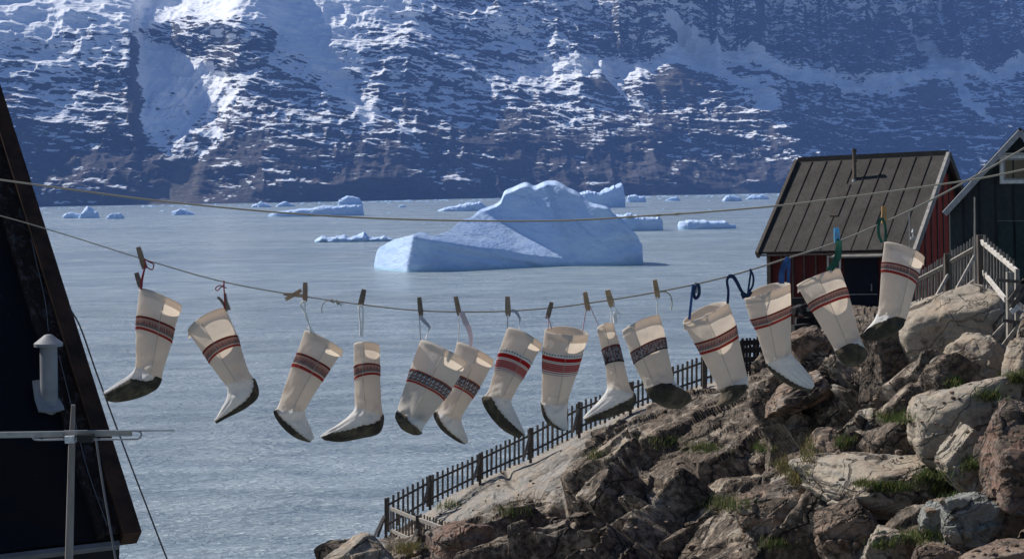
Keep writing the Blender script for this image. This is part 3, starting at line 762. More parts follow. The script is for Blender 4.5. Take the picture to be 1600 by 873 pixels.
def dark_house():
    Y = 52.0; d = Vector((.31, 1, 0)).normalized()*7; UP = Vector((0, 0, 1))
    A = P(1590, 206, Y); Lf = P(1474, 331, Y); Lf.z += .02; Rt = Vector((2*A.x-Lf.x, Y, Lf.z)); back = Vector((0, .35, 0))
    root = empty('house', P(1590, 470, Y)); tag(root, 'dark slate-green house with white gable boards at the right edge', 'house')
    wallm = sheet_mat('dark green-black panel', (.022, .030, .033), (.034, .044, .046), .8, (3, 3, .6), 1.2)
    WL, WR = Lf.x + .18, Rt.x - .18; zb = P(1560, 480, Y).z; k = (A.z-Lf.z)/(A.x-Lf.x)
    MB().poly([Vector((WL, Y, zb)), Vector((WR, Y, zb)), Vector((WR, Y, Lf.z+.1)), Vector((A.x, Y, A.z-.12)), Vector((WL, Y, Lf.z+.1))], Vector((0, .1, 0))).build('gable_wall', wallm, root)
    MB().poly([Vector((WL, Y+.1, zb)), Vector((WL, Y+.1, Lf.z+.05)), Vector((WL, Y+.1, Lf.z+.05))+d*.95, Vector((WL, Y+.1, zb))+d*.95], Vector((.1, 0, 0))).build('side_wall', wallm, root)
    off = Vector((-.03, -.30, 0)); rm = sheet_mat('black roofing felt', (.02, .02, .021), (.035, .034, .034))
    MB().poly([Lf+off, A+off+UP*.02, A+d+UP*.02, Lf+d], UP*.09).build('roof', rm, root)
    MB().poly([Rt+off, A+off+UP*.024, A+d+UP*.024, Rt+d], UP*.09).build('roof', rm, root)
    n = Vector((-(A.z-Lf.z), 0, A.x-Lf.x)).normalized()
    bo = sheet_mat('pale grey painted gable board', (.36, .37, .39), (.26, .27, .29), .7, (2, 2, 2), 3)
    MB().beam(Lf+off-n*.03+Vector((-.04, -.035, -.05)), A+off-n*.03+Vector((.0, -.035, .02)), .15, .06, up=(0, 1, 0)).build('verge_board', bo, root)
    MB().beam(Rt+off+Vector((0, -.038, -.05)), A+off+Vector((0, -.038, -.03)), .15, .06, up=(0, 1, 0)).build('verge_board', bo, root)
    m = MB()
    for px in (1506, 1531, 1556, 1584, 1612, 1640):
        x = P(px, 350, Y).x; top = A.z - .14 - abs(x-A.x)*k
        m.beam((x, Y-.015, zb), (x, Y-.015, top), .035, .03)
    m.build('panel_batten', plain('black batten', (.012, .015, .017)), root)
    ln = plain('pale joint strip', (.16, .19, .19))
    a = P(1559, 345, Y-.02); b = P(1640, 345, Y-.02); MB().beam(a, b, .02, .02).build('joint_strip', ln, root)
    dm = sheet_mat('green-black door', (.018, .034, .034), (.026, .046, .045))
    dr = MB().poly([P(1560, 438, Y-.03), P(1585, 438, Y-.03), P(1585, 348, Y-.03), P(1560, 348, Y-.03)], Vector((0, .025, 0))).build('door', dm, root)
    MB().beam(P(1560, 405, Y-.05), P(1585, 405, Y-.05), .025, .02).build('door_rail', ln, dr)
    MB().poly([P(1587, 438, Y-.03), P(1640, 438, Y-.03), P(1640, 348, Y-.03), P(1587, 348, Y-.03)], Vector((0, .025, 0))).build('door', dm, root)
    x0, x1, z0, z1 = P(1564, 265, Y).x, P(1606, 265, Y).x, P(1585, 284, Y).z, P(1585, 245, Y).z
    f = MB()
    for x in (x0, x1): f.beam((x, Y-.045, z0-.05), (x, Y-.045, z1+.05), .10, .07)
    for z in (z0, z1): f.beam((x0+.05, Y-.043, z), (x1-.05, Y-.043, z), .10, .065)
    f.beam((x0-.12, Y-.07, z1+.085), (x1+.1, Y-.07, z1+.085), .035, .08)
    wf = f.build('window', WHITE, root)
    s_ = MB()
    for x in (x0+.085, x1-.085): s_.beam((x, Y-.025, z0+.05), (x, Y-.025, z1-.05), .04, .04)
    for z in (z0+.075, z1-.075): s_.beam((x0+.1, Y-.026, z), (x1-.1, Y-.026, z), .04, .036)
    s_.build('sash', sheet_mat('grey sash', (.30, .31, .34), (.22, .23, .26)), wf)
    MB().poly([(x0+.05, Y-.02, z0+.05), (x1-.05, Y-.02, z0+.05), (x1-.05, Y-.02, z1-.05), (x0+.05, Y-.02, z1-.05)], (0, .015, 0)).build('pane', GLASS, wf)
dark_house()

def near_roof():
    C0 = P(215, 835, 11.5); up = Vector((-1.45, 2.3, 2.9)).normalized(); ev = Vector((-.846, -.533, 0)); n = up.cross(ev).normalized()
    if n.y > 0: n = -n
    root = empty('house', C0 + Vector((-2, 1, -2))); tag(root, 'black steep-roofed house in deep shadow on the left edge', 'house')
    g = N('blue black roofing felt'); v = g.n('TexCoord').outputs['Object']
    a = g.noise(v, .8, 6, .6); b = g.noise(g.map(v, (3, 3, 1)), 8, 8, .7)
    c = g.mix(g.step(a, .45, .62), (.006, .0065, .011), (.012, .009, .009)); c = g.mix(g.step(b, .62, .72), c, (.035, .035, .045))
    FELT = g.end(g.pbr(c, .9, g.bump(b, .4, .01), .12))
    RUST = sheet_mat('rust stained felt', (.020, .011, .009), (.038, .016, .010), .9, (2, 2, .5), 1.5, .1)
    g = N('peeling tarred board'); v = g.n('TexCoord').outputs['Object']
    b = g.noise(g.map(v, (1, 1, .5)), 14, 10, .75, .5); e = g.noise(v, 60, 6, .7)
    c = g.mix(g.step(b, .5, .62), (.020, .013, .011), (.06, .052, .055)); c = g.mix(g.step(e, .56, .7), c, (.10, .04, .02))
    PEEL = g.end(g.pbr(c, .9, g.bump(b, .7, .02), .12))
    def Q(e_, u, h=0): return C0 + ev*e_ + up*u + n*h
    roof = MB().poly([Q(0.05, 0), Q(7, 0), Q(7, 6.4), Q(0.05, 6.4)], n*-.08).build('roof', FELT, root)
    MB().poly([Q(.95, 1.35, .004), Q(6, 1.35, .004), Q(6, 6.3, .004), Q(.62, 6.3, .004)], n*.012).build('roof_patch', RUST, roof)
    # verge: a broad peeling edge band, a roll and the outer board
    MB().poly([Q(.22, .02, .006), Q(.10, .02, .006), Q(.10, 6.38, .006), Q(.22, 6.38, .006)], n*.02).build('verge_strip', PEEL, root)
    MB().beam(Q(.235, .0, .02), Q(.235, 6.4, .02), .04, .05, up=n).build('roof_batten', PEEL, roof)
    MB().beam(Q(.05, -.02, 0), Q(.05, 6.4, 0), .11, .12, up=n).build('verge_board', plain('red brown verge board', (.060, .032, .022), (.025, .016, .013), 6, .8, .1, bump=.3), root)
    for k, e_ in enumerate((1.05, 1.75, 2.5, 3.3)):
        MB().beam(Q(e_, .05, .012), Q(e_, 6.3, .012), .018, .012, up=n).build('roof_batten', FELT, roof)
    MB().beam(Q(.12, -.035, -.03), Q(7, -.035, -.03), .03, .05, up=n).build('eave_trim', plain('dull grey eave strip', (.13, .13, .14), (.09, .09, .10)), root)
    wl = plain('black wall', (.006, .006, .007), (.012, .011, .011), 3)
    i0 = C0 + ev*.12 + Vector((-.04, .22, -.10))
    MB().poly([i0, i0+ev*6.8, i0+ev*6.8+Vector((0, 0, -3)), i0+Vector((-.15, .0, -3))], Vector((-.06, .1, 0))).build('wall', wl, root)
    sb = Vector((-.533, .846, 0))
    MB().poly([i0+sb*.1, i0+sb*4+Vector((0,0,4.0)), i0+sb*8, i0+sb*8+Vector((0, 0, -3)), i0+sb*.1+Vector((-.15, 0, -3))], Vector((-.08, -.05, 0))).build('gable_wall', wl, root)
    sb2 = [Q(0.05, 6.4), Q(7, 6.4)]
    dn = Vector((-1.45, 2.3, -2.9)).normalized()*6.4
    MB().poly([sb2[0], sb2[1], sb2[1]+dn, sb2[0]+dn], n*-.02).build('roof_slope', FELT, root)
    # white vent pipe with a conical cowl
    def onroof(px, py):
        d_ = P(px, py, 1.0); return d_*(C0.dot(n)/d_.dot(n))
    vm = plain('pale grey painted vent', (.26, .265, .28), (.19, .195, .21), 6, .6)
    b0 = onroof(77, 632); s = b0.y/F
    vent = empty('vent', b0); vent.parent = root; vent.matrix_parent_inverse = Matrix.Identity(4); vent.location = b0 - root.location
    def sub(o):
        o.parent = vent; o.location = -b0
    sub(MB().tube([b0 - Vector((0, 0, .1)), b0 + Vector((0, 0, 93*s))], 13.5*s, 28).build('pipe', vm, None, smooth=False))
    top = b0 + Vector((0, 0, 93*s))
    mb = MB().tube([top + Vector((0, 0, -2*s)), top + Vector((0, 0, 3*s)), top + Vector((0, 0, 16*s)), top + Vector((0, 0, 17*s))], [22*s, 22.5*s, 6*s, 2*s], 28)
    sub(mb.build('cowl', vm, None))
    sub(MB().tube([b0 + Vector((0, 0, 0)) + n*.0, b0 + Vector((0, 0, 6*s))], 17*s, 28, 14*s).build('collar', vm, None))
    c = [onroof(*q) + n*.035 for q in ((48, 602), (64, 600), (66, 606), (88, 628), (96, 640), (98, 647), (75, 651), (58, 649), (52, 630))]
    sub(MB().poly(c, n*.014).build('flashing', vm, None))
    # electric cables clipped to the roof edge
    cab = plain('dark cable', (.03, .03, .032), (.05, .05, .05))
    gcab = plain('dull grey cable', (.16, .16, .17), (.12, .12, .13))
    tag(MB().tube(pxspline([(108, 480), (126, 512), (150, 580), (185, 675), (222, 772), (268, 890), (300, 960)], 10.6, 8), .0045, 6).build('cable', cab), 'thin black cable sagging free from the black roof edge down over the water', 'cable')
    tag(MB().tube([onroof(*q)+n*.03 for q in spline([(34, 310), (52, 400), (68, 470), (74, 522)], 6)], .0035, 6).build('cable', gcab), 'thin grey cable running down the black roof to the white vent pipe', 'cable')
    tag(MB().tube(pxspline([(150, 684), (158, 740), (168, 800), (182, 880), (196, 960)], 9.3, 8), .0055, 6).build('cable', gcab), 'grey cable dropping from the aerial past the eave', 'cable')
    tag(MB().tube([onroof(*q)+n*.035 for q in spline([(90, 560), (100, 600), (112, 650), (135, 740), (165, 825)], 6)], .003, 6).build('cable', gcab), 'faint thin cable along the peeling roof edge beside the vent', 'cable')
near_roof()

def antenna():
    Y = 9.0; s = Y/F
    root = empty('tv_antenna', P(108, 990, Y)); tag(root, 'horizontal metal aerial on a slim wooden pole before the black roof', 'antenna')
    pw = plain('bleached wooden pole', (.27, .24, .22), (.19, .165, .15), 4, .8, stretch=(5, 5, 1))
    MB().tube([P(107, 1000, Y+.03), P(108, 870, Y+.03), P(112, 700, Y+.03), P(114.5, 632, Y+.03)], [7*s, 6.5*s, 5.5*s, 3.2*s], 8).build('mast', pw, root)
    MB().beam(P(-140, 681, Y), P(206, 676, Y), 9*s, .02, up=(0, 1, 0)).build('boom', METAL, root)
    al = plain('dull aluminium rod', (.40, .40, .41), (.3, .3, .31), 9, .5, .5, .5)
    loop = pxspline([(50, 679), (52, 684), (60, 686.5), (100, 686), (150, 686), (208, 685.5), (217, 684), (221, 679), (218, 674), (208, 672.5), (180, 673)], Y-.03, 5)
    MB().tube(loop, 1.6*s, 8).build('folded_dipole', al, root)
    MB().tube([P(100, 673, Y-.02), P(273, 672, Y-.02)], 1.2*s, 8).build('element', al, root)
    MB().beam(P(103, 686, Y-.02), P(118, 685, Y-.02), 11*s, .05).build('bracket', WHITE, root)
    MB().beam(P(122, 684, Y-.03), P(146, 684, Y-.03), 12*s, .05).build('junction_box', BLACK, root)
    for k, x in enumerate((12, 60, 96, 185)): MB().tube([P(x, 679, Y-.05), P(x, 679.5, Y+.05)], 1.6*s, 6).build('element', al, root)
antenna()

# ---------------------------------------------------------------- fences
def picket_run(root, top, bot, Ys, n, wpx, mat, rails, rmat, jit=1.0, rng=None, dy=.04, name='picket_panel'):
    """top/bot: (px, py) polylines, Ys: depth polyline over px"""
    m = MB(); rng = rng or random.Random(3)
    x0, x1 = top[0][0], top[-1][0]
    for k in range(n):
        px = x0 + (x1-x0)*(k+.5)/n
        Y = np.interp(px, [q[0] for q in Ys], [q[1] for q in Ys])
        ty = np.interp(px, [q[0] for q in top], [q[1] for q in top]) + rng.uniform(-1, 1)*jit
        b_ = np.interp(px, [q[0] for q in bot], [q[1] for q in bot]) + rng.uniform(-.5, 1.5)*jit
        m.beam(P(px + rng.uniform(-.5, .5), b_, Y), P(px + rng.uniform(-.6, .6), ty, Y), wpx*Y/F*rng.uniform(.85, 1.1), .02, up=(0, 1, 0))
    m.build(name, mat, root)
def fence_a():
    rng = random.Random(11)
    top = [(600, 780), (667, 745), (748, 709), (829, 669), (893, 633), (999, 592), (1092, 558), (1160, 536), (1186, 530)]
    bot = [(602, 832), (640, 805), (676, 786), (752, 748), (829, 715), (905, 676), (999, 634), (1097, 601), (1160, 582), (1186, 572)]
    Ys = [(600, 58.5), (750, 60), (1000, 59), (1190, 58)]
    root = empty('fence', P(600, 834, 58.5)); tag(root, 'long dark picket fence climbing the smooth rock edge above the water', 'fence')
    step = [(top[i], top[i+1]) for i in range(len(top)-1)]
    def at(tab, px): return float(np.interp(px, [q[0] for q in tab], [q[1] for q in tab]))
    posts = [603, 672, 750, 829, 905, 985, 1040, 1100, 1182]
    for a, b in zip(posts, posts[1:]):
        xs = [a] + [q[0] for q in top if a < q[0] < b] + [b]
        picket_run(root, [(x, at(top, x)) for x in xs], [(x, at(bot, x)+1) for x in xs], Ys, round((b-a)/7.5), 3.6, WOOD_BROWN, None, None, 1.2, rng)
        for f0 in (.22, .80):
            r = MB(); ya, yb = at(Ys, a), at(Ys, b)
            r.beam(P(a, at(top, a) + f0*(at(bot, a)-at(top, a)), ya-.06), P(b, at(top, b) + f0*(at(bot, b)-at(top, b)), yb-.06), 3.2*ya/F, .04, up=(0, 1, 0))
            r.build('rail', WOOD_DARK, root)
    for px in posts:
        Y = at(Ys, px)
        MB().beam(P(px, at(bot, px)+8, Y-.12), P(px, at(top, px)-1, Y-.12), 4.5*Y/F, .08, up=(0, 1, 0)).build('post', WOOD_DARK, root)
        if px > 610 and px < 1100:
            MB().beam(P(px-10, at(bot, px)-1, Y-.5), P(px-1, at(top, px)+10, Y-.15), 4*Y/F, .06, up=(0, 1, 0)).build('brace', WOOD_BROWN, root)
    MB().beam(P(581, 845, 57), P(600, 806, 58.2), 4.5*58/F, .06).build('brace', WOOD_GREY, root)
    MB().beam(P(590, 838, 58), P(604, 800, 58.4), 4*58/F, .06).build('brace', WOOD_DARK, root)
    MB().beam(P(1101, 612, 57.6), P(1101, 556, 57.6), 7*58/F, .12).build('post', WOOD_DARK, root)
fence_a()
def fence_return():
    rng = random.Random(5)
    Ys = [(608, 58.3), (654, 55), (722, 50)]
    root = empty('fence', P(654, 860, 55)); tag(root, 'short run of picket fence with pale rails at the lower end of the long fence', 'fence')
    picket_run(root, [(608, 790), (640, 797), (680, 809), (722, 822)], [(608, 832), (640, 850), (680, 866), (722, 872)], Ys, 24, 2.6, WOOD_BROWN, None, None, 1.5, rng)
    for a, b, w in (((611, 794), (652, 811), 5.5), ((655, 811), (699, 827), 6.5), ((611, 828), (651, 846), 5), ((664, 852), (680, 861), 6)):
        ya, yb = np.interp(a[0], [q[0] for q in Ys], [q[1] for q in Ys]), np.interp(b[0], [q[0] for q in Ys], [q[1] for q in Ys])
        MB().beam(P(*a, ya-.12), P(*b, yb-.12), w*ya/F, .05, up=(0, 1, 0)).build('rail', WOOD_GREY, root)
    MB().beam(P(653, 868, 54.8), P(653, 804, 54.8), 7*55/F, .12).build('post', WOOD_DARK, root)
    MB().beam(P(632, 872, 53.5), P(651, 827, 54.6), 4.2*55/F, .07).build('brace', WOOD_GREY, root)
fence_return()
def fence_b():
    rng = random.Random(8)
    root = empty('fence', P(1531, 452, 41)); tag(root, 'grey picket fence stepping up to the corner post beside the dark house', 'fence')
    PK = plain('silvery grey pickets', (.26, .24, .215), (.15, .135, .12), 3, .85, .15, stretch=(6, 6, 1.2))
    Ys = [(1428, 45), (1531, 41.5)]
    picket_run(root, [(1430, 428), (1442, 421), (1478, 399)], [(1430, 492), (1442, 484), (1478, 468)], Ys, 10, 3.2, PK, None, None, 1.2, rng)
    picket_run(root, [(1482, 396), (1519, 372), (1528, 368)], [(1482, 468), (1520, 454), (1528, 452)], Ys, 10, 3.2, PK, None, None, 1.2, rng)
    for a, b in (((1433, 438), (1476, 416)), ((1482, 411), (1523, 388)), ((1501, 455), (1526, 437)), ((1434, 484), (1476, 458))):
        ya, yb = np.interp(a[0], [1428, 1531], [45, 41.5]), np.interp(b[0], [1428, 1531], [45, 41.5])
        MB().beam(P(*a, ya-.08), P(*b, yb-.08), 6.5*ya/F, .04, up=(0, 1, 0)).build('rail', WOOD_GREY, root)
    MB().beam(P(1480, 474, 43), P(1479, 396, 43), 7*43/F, .12).build('post', WOOD_DARK, root)
    MB().beam(P(1533, 462, 41.2), P(1531, 367, 41.2), 9*41/F, .15).build('post', WOOD_DARK, root)
    MB().beam(P(1452, 483, 41), P(1481, 430, 42.8), 4.5*42/F, .06).build('brace', WOOD_GREY, root)
    MB().beam(P(1486, 468, 39.8), P(1523, 400, 41), 4.5*41/F, .06).build('brace', WOOD_GREY, root)
    root2 = empty('fence', P(1575, 470, 39)); tag(root2, 'picket fence with sunlit white rails running down to the right of the corner post', 'fence')
    Y2 = [(1531, 41), (1590, 37.5)]
    picket_run(root2, [(1536, 366), (1586, 408)], [(1536, 450), (1555, 458), (1586, 470)], Y2, 10, 3.0, PK, None, None, 1.2, rng)
    pr = plain('bleached rail', (.62, .58, .52), (.42, .38, .34), 4, .8, stretch=(1, 1, 4))
    for a, b in (((1534, 378), (1589, 424)), ((1537, 426), (1571, 468))):
        MB().beam(P(*a, 40.9), P(*b, 37.6), 8*40/F, .05, up=(-.8, 1, 0)).build('rail', pr, root2)
    MB().beam(P(1589, 500, 37.6), P(1589, 420, 37.6), 6*38/F, .1).build('post', WOOD_GREY, root2)
    tag(MB().tube([P(1523.5, 455, 41.1), P(1523, 308, 41.1)], .028, 8, .016).build('pole', WOOD_GREY), 'slim bare grey pole rising beside the corner fence post', 'pole')
fence_b()
def support():
    Y = 37.2
    root = empty('timber_support', P(1576, 655, 35.8)); tag(root, 'tall braced grey timber support standing among rocks at the right edge', 'timber support')
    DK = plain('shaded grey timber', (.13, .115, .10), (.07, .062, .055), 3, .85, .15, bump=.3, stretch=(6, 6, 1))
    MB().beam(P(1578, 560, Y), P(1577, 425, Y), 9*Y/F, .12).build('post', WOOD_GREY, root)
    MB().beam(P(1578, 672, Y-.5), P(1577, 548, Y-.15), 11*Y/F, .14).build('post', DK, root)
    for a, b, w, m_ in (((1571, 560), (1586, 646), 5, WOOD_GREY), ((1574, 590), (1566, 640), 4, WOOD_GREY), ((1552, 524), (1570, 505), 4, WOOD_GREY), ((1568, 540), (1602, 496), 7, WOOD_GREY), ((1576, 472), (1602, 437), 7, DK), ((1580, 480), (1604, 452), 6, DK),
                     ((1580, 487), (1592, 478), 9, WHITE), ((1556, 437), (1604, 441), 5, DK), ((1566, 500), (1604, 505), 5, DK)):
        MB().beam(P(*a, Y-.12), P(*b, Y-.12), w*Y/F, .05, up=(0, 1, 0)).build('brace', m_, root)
    tag(MB().tube([P(1421.5, 392, 56), P(1421, 333, 56)], .018, 6).build('mast', METAL), 'slender metal mast in front of the brown cabin roof', 'mast')
    m = MB(); c = P(1427, 372, 55.5); s = 55.5/F
    m.tube([c, c+Vector((0, 0, 10*s))], 1.0*s, 8); m.tube([c+Vector((0, 0, 9*s)), c+Vector((0, 0, 14*s))], 3*s, 10, 1.6*s); m.beam(c-Vector((4*s, 0, 0)), c+Vector((4*s, 0, 0)), 4*s, .06)
    tag(m.build('insulator', WHITE), 'small white insulator fixed near the lower corner of the cabin roof', 'insulator')
support()
def cribs():
    rng = random.Random(4); DK = plain('black tarred timber', (.028, .024, .022), (.014, .012, .012), 4, .8)
    root = empty('timber_rack', P(1178, 590, 56.5)); tag(root, 'low black slatted rack at the top end of the long fence', 'rack')
    for x in (1160, 1198): MB().beam(P(x, 592, 56.4), P(x, 530, 56.4), 5*56/F, .1).build('post', DK, root)
    for y in (534, 546, 560, 574): MB().beam(P(1156, y+2, 56.4), P(1204, y-1, 56.4), 8*56/F, .04, up=(0, 1, 0)).build('slat', DK, root)
    picket_run(root, [(1158, 529), (1204, 524)], [(1158, 590), (1204, 580)], [(1150, 56.6), (1210, 56.6)], 8, 4, DK, None, None, 1.5, rng)
    root = empty('woodpile', P(1270, 552, 52)); tag(root, 'black heap of stacked old timber against the foot of the red cabin', 'woodpile')
    for k in range(34):
        y = 470 + (k//4)*10 + rng.uniform(-2, 2); x = 1238 + (k % 4)*19 + rng.uniform(-6, 6)
        a = rng.uniform(-.15, .15)
        MB().beam(P(x, y+a*14, 53.5 + rng.uniform(-.5, .5)), P(x+rng.uniform(16, 30), y-a*14, 53.5+rng.uniform(-.6, .6)), rng.uniform(6, 11)*53/F, rng.uniform(.15, .4)).build('log', DK if rng.random() < .93 else WOOD_GREY, root)
cribs()

# ---------------------------------------------------------------- grass tufts in the cracks
def grass():
    from mathutils.bvhtree import BVHTree
    dg = bpy.context.evaluated_depsgraph_get(); dg.update()
    trees = []
    for o in list(sc.objects):
        if o.type == 'MESH' and o.name.split('.')[0] in ('rocky_hill', 'boulder'):
            vs = [o.matrix_basis @ v.co for v in o.data.vertices]
            trees.append(BVHTree.FromPolygons(vs, [tuple(p.vertices) for p in o.data.polygons]))
    def hit(px, py):
        d = P(px, py, 1.0).normalized(); best = None
        for t in trees:
            r = t.ray_cast(Vector((0, 0, 0)), d)
            if r[0] is not None and (best is None or r[3] < best[1]): best = (r[0], r[3])
        return best[0] if best else None
    rng = random.Random(9)
    rb = bmesh.new()
    for k in range(380):
        px, py = rng.uniform(600, 1600), rng.uniform(560, 873)
        h = hit(px, py)
        if h is None or h.y > 62 or h.z < -30: continue
        r = bmesh.ops.create_icosphere(rb, subdivisions=1, radius=1); z_ = rng.uniform(.025, .055)*(1 if rng.random() < .9 else 2.2)
        sx, sy, sz = z_*rng.uniform(.8, 1.6), z_*rng.uniform(.8, 1.5), z_*rng.uniform(.5, .9); a = rng.uniform(0, 3.1)
        for v in r['verts']:
            j = rng.uniform(.75, 1.25); x, y, zz = v.co.x*sx*j, v.co.y*sy*j, v.co.z*sz*j
            v.co = h + Vector((x*math.cos(a)-y*math.sin(a), x*math.sin(a)+y*math.cos(a), zz + sz*.4))
    rme = bpy.data.meshes.new('rubble'); rb.to_mesh(rme); rb.free()
    tag(link('rubble', rme, STONE['mid']), 'loose small stones scattered over the rocky hillside', 'rubble', kind='stuff')
    patches = [(1458, 744, 26, 11, 260), (1395, 760, 30, 7, 200), (1465, 765, 14, 8, 90), (1516, 725, 14, 9, 90), (1400, 652, 26, 8, 170), (1243, 745, 10, 14, 110), (1226, 728, 12, 12, 90), (1135, 788, 34, 12, 150), (1100, 700, 26, 9, 90), (1594, 590, 18, 12, 150), (1545, 618, 20, 9, 90),
               (1432, 838, 34, 12, 200), (640, 858, 26, 9, 150), (700, 790, 20, 6, 50), (930, 712, 14, 8, 50), (1265, 700, 10, 30, 120), (1320, 690, 12, 8, 70), (1190, 700, 20, 8, 60), (1490, 598, 14, 8, 60), (1349, 755, 14, 4, 60), (800, 800, 40, 10, 60), (1040, 690, 40, 8, 60), (1480, 770, 20, 8, 80), (1380, 850, 20, 8, 60), (1215, 850, 24, 8, 60)]
    m = bmesh.new(); lay = m.verts.layers.float.new('dry')
    for cx, cy, rx, ry, n in patches:
        for k in range(n):
            px, py = cx + rng.gauss(0, .5)*rx, cy + rng.gauss(0, .5)*ry
            h = hit(px, py)
            if h is None or h.y > 62: continue
            dry = rng.random() + (.5 if cx in (1243, 1226, 640, 1265) else 0)
            for b in range(5):
                L = rng.uniform(.05, .17)*h.y/38; a = rng.uniform(0, 6.28); r = rng.uniform(.02, .10)
                p0 = h + Vector((rng.uniform(-.12, .12), rng.uniform(-.12, .12), -.02)); w = .010
                q = Vector((math.cos(a), math.sin(a), 0))
                v = [m.verts.new(p0 + Vector((-q.y, q.x, 0))*w), m.verts.new(p0 - Vector((-q.y, q.x, 0))*w), m.verts.new(p0 + q*r + Vector((0, 0, L)))]
                for x in v: x[lay] = dry
                m.faces.new(v)
    me = bpy.data.meshes.new('grass'); m.to_mesh(me); m.free()
    g = N('grass blades'); c = g.mix(g.step(g.attr('dry'), .3, 1.1), (.075, .12, .03), (.17, .14, .055))
    d = g.n('BsdfTranslucent'); g.put(d.inputs[0], c); mx = g.n('MixShader'); mx.inputs[0].default_value = .35
    g.put(mx.inputs[1], g.pbr(c, .7)); g.put(mx.inputs[2], d.outputs[0])
    tag(link('grass', me, g.end(mx.outputs[0])), 'tufts of short green grass rooted in cracks of the rocks', 'grass', kind='stuff')
grass()

# ================================================================== THE CLOTHESLINES AND THE BOOTS
LY = 7.2
def rope_mat(name, c1, c2):
    g = N(name); v = g.n('TexCoord').outputs['Object']
    w = g.n('TexWave'); g.put(w.inputs['Vector'], g.map(v, (1, 1, 1.5), (0, R(40), 0))); w.inputs['Scale'].default_value = 60
    c = g.mix(w.outputs['Fac'], c1, c2)
    return g.end(g.pbr(c, .9, g.bump(w.outputs['Fac'], .5, .002), .1))
ROPE = rope_mat('twisted tan rope', (.30, .26, .20), (.46, .41, .33))
ROPE2 = rope_mat('worn grey line', (.24, .215, .18), (.40, .37, .32))
L2 = [(-120, 309), (0, 337), (110, 369), (218, 403), (340, 438), (450, 459), (560, 475), (655, 485), (760, 487), (860, 481), (950, 469), (1027, 456), (1100, 441), (1165, 424), (1228, 404), (1300, 381), (1380, 348), (1450, 315), (1530, 272), (1600, 232), (1720, 162)]
def l2y(x): return float(np.interp(x, [q[0] for q in L2], [q[1] for q in L2]))
tag(MB().tube([P(a, b, LY) for a, b in spline(L2, 6)], [.0019 + .0020*min(1, max(0, i/126)) for i in range(6*(len(L2)-1)+1)], 8).build('clothesline', ROPE2), 'lower sagging rope from which all the boots hang', 'clothesline')
L1 = [(-140, 262), (0, 281), (110, 296), (240, 313), (400, 329), (540, 339), (680, 344), (800, 345.5), (900, 344), (1000, 338), (1100, 331.5), (1220, 321), (1340, 306), (1450, 291), (1530, 279), (1600, 265), (1720, 240)]
o = MB(); o.tube([P(a, b, 6.6) for a, b in spline(L1, 6)], .0031, 8)
o = tag(o.build('clothesline', ROPE), 'upper rope with nothing on it stretched across the whole view', 'clothesline')
m = MB()
for x in (985, 1028, 1058): 
    yy = float(np.interp(x, [q[0] for q in L1], [q[1] for q in L1])); m.tube([P(x-6, yy+.6, 6.6), P(x, yy+.2, 6.6), P(x+6, yy-.6, 6.6)], [.0032, .0052, .0032], 8)
m.build('knot', ROPE, o)
m = MB(); m.tube(pxspline([(503, 489), (503, 480), (507, 472), (515, 469), (524, 470), (535, 472)], LY-.01, 6), .0016, 6)
m.tube(pxspline([(512, 468, -.01), (522, 473, .01), (518, 467, .01), (530, 475, -.01), (526, 468, 0), (534, 478, 0)], LY-.005, 6), .0018, 6)
m.tube(pxspline([(524, 470), (528, 476), (531, 471), (537, 476)], LY-.01, 5), .0014, 6)
tag(m.build('twine', ROPE2), 'frayed scrap of twine knotted on the lower line beyond the crossed pegs', 'twine')

def fabric(name, base, warm, tr=.45, bumpk=.25):
    g = N(name); v = g.n('TexCoord').outputs['Object']
    a = g.noise(v, 9, 6, .6, .4); b = g.noise(v, 220, 3, .6); f = g.noise(g.map(v, (1, 1, .5)), 26, 5, .6, .8)
    c = g.mix(g.step(a, .45, .75), base, tuple(x*.88 for x in base))
    c = g.mix(g.step(g.noise(v, 5, 5, .6, .6), .60, .78, 0, .45), c, warm)
    h = g.M('ADD', g.M('MULTIPLY', b, .10), g.M('MULTIPLY', f, .6))
    nb = g.bump(h, bumpk, .012)
    p = g.pbr(c, .85, nb, .15)
    t = g.n('BsdfTranslucent'); g.put(t.inputs[0], g.mix(.6, c, warm)); g.put(t.inputs[1], nb)
    mx = g.n('MixShader'); mx.inputs[0].default_value = tr
    g.put(mx.inputs[1], p); g.put(mx.inputs[2], t.outputs[0])
    return g.end(mx.outputs[0])
CLOTH = fabric('off white boot canvas', (.75, .70, .635), (.87, .68, .49))
CLOTH_W = fabric('whiter boot skin', (.79, .775, .75), (.84, .74, .64), .32, .7)
def skin_mat():
    g = N('dark sealskin sole'); v = g.n('TexCoord').outputs['Object']
    a = g.noise(v, 12, 7, .65, .6); b = g.noise(v, 160, 5, .7)
    c = g.mix(g.step(a, .4, .66), (.036, .029, .020), (.115, .088, .055)); c = g.mix(g.step(b, .6, .75), c, (.17, .14, .10))
    return g.end(g.pbr(c, .75, g.bump(b, .4, .003), .25))
SKIN = skin_mat()

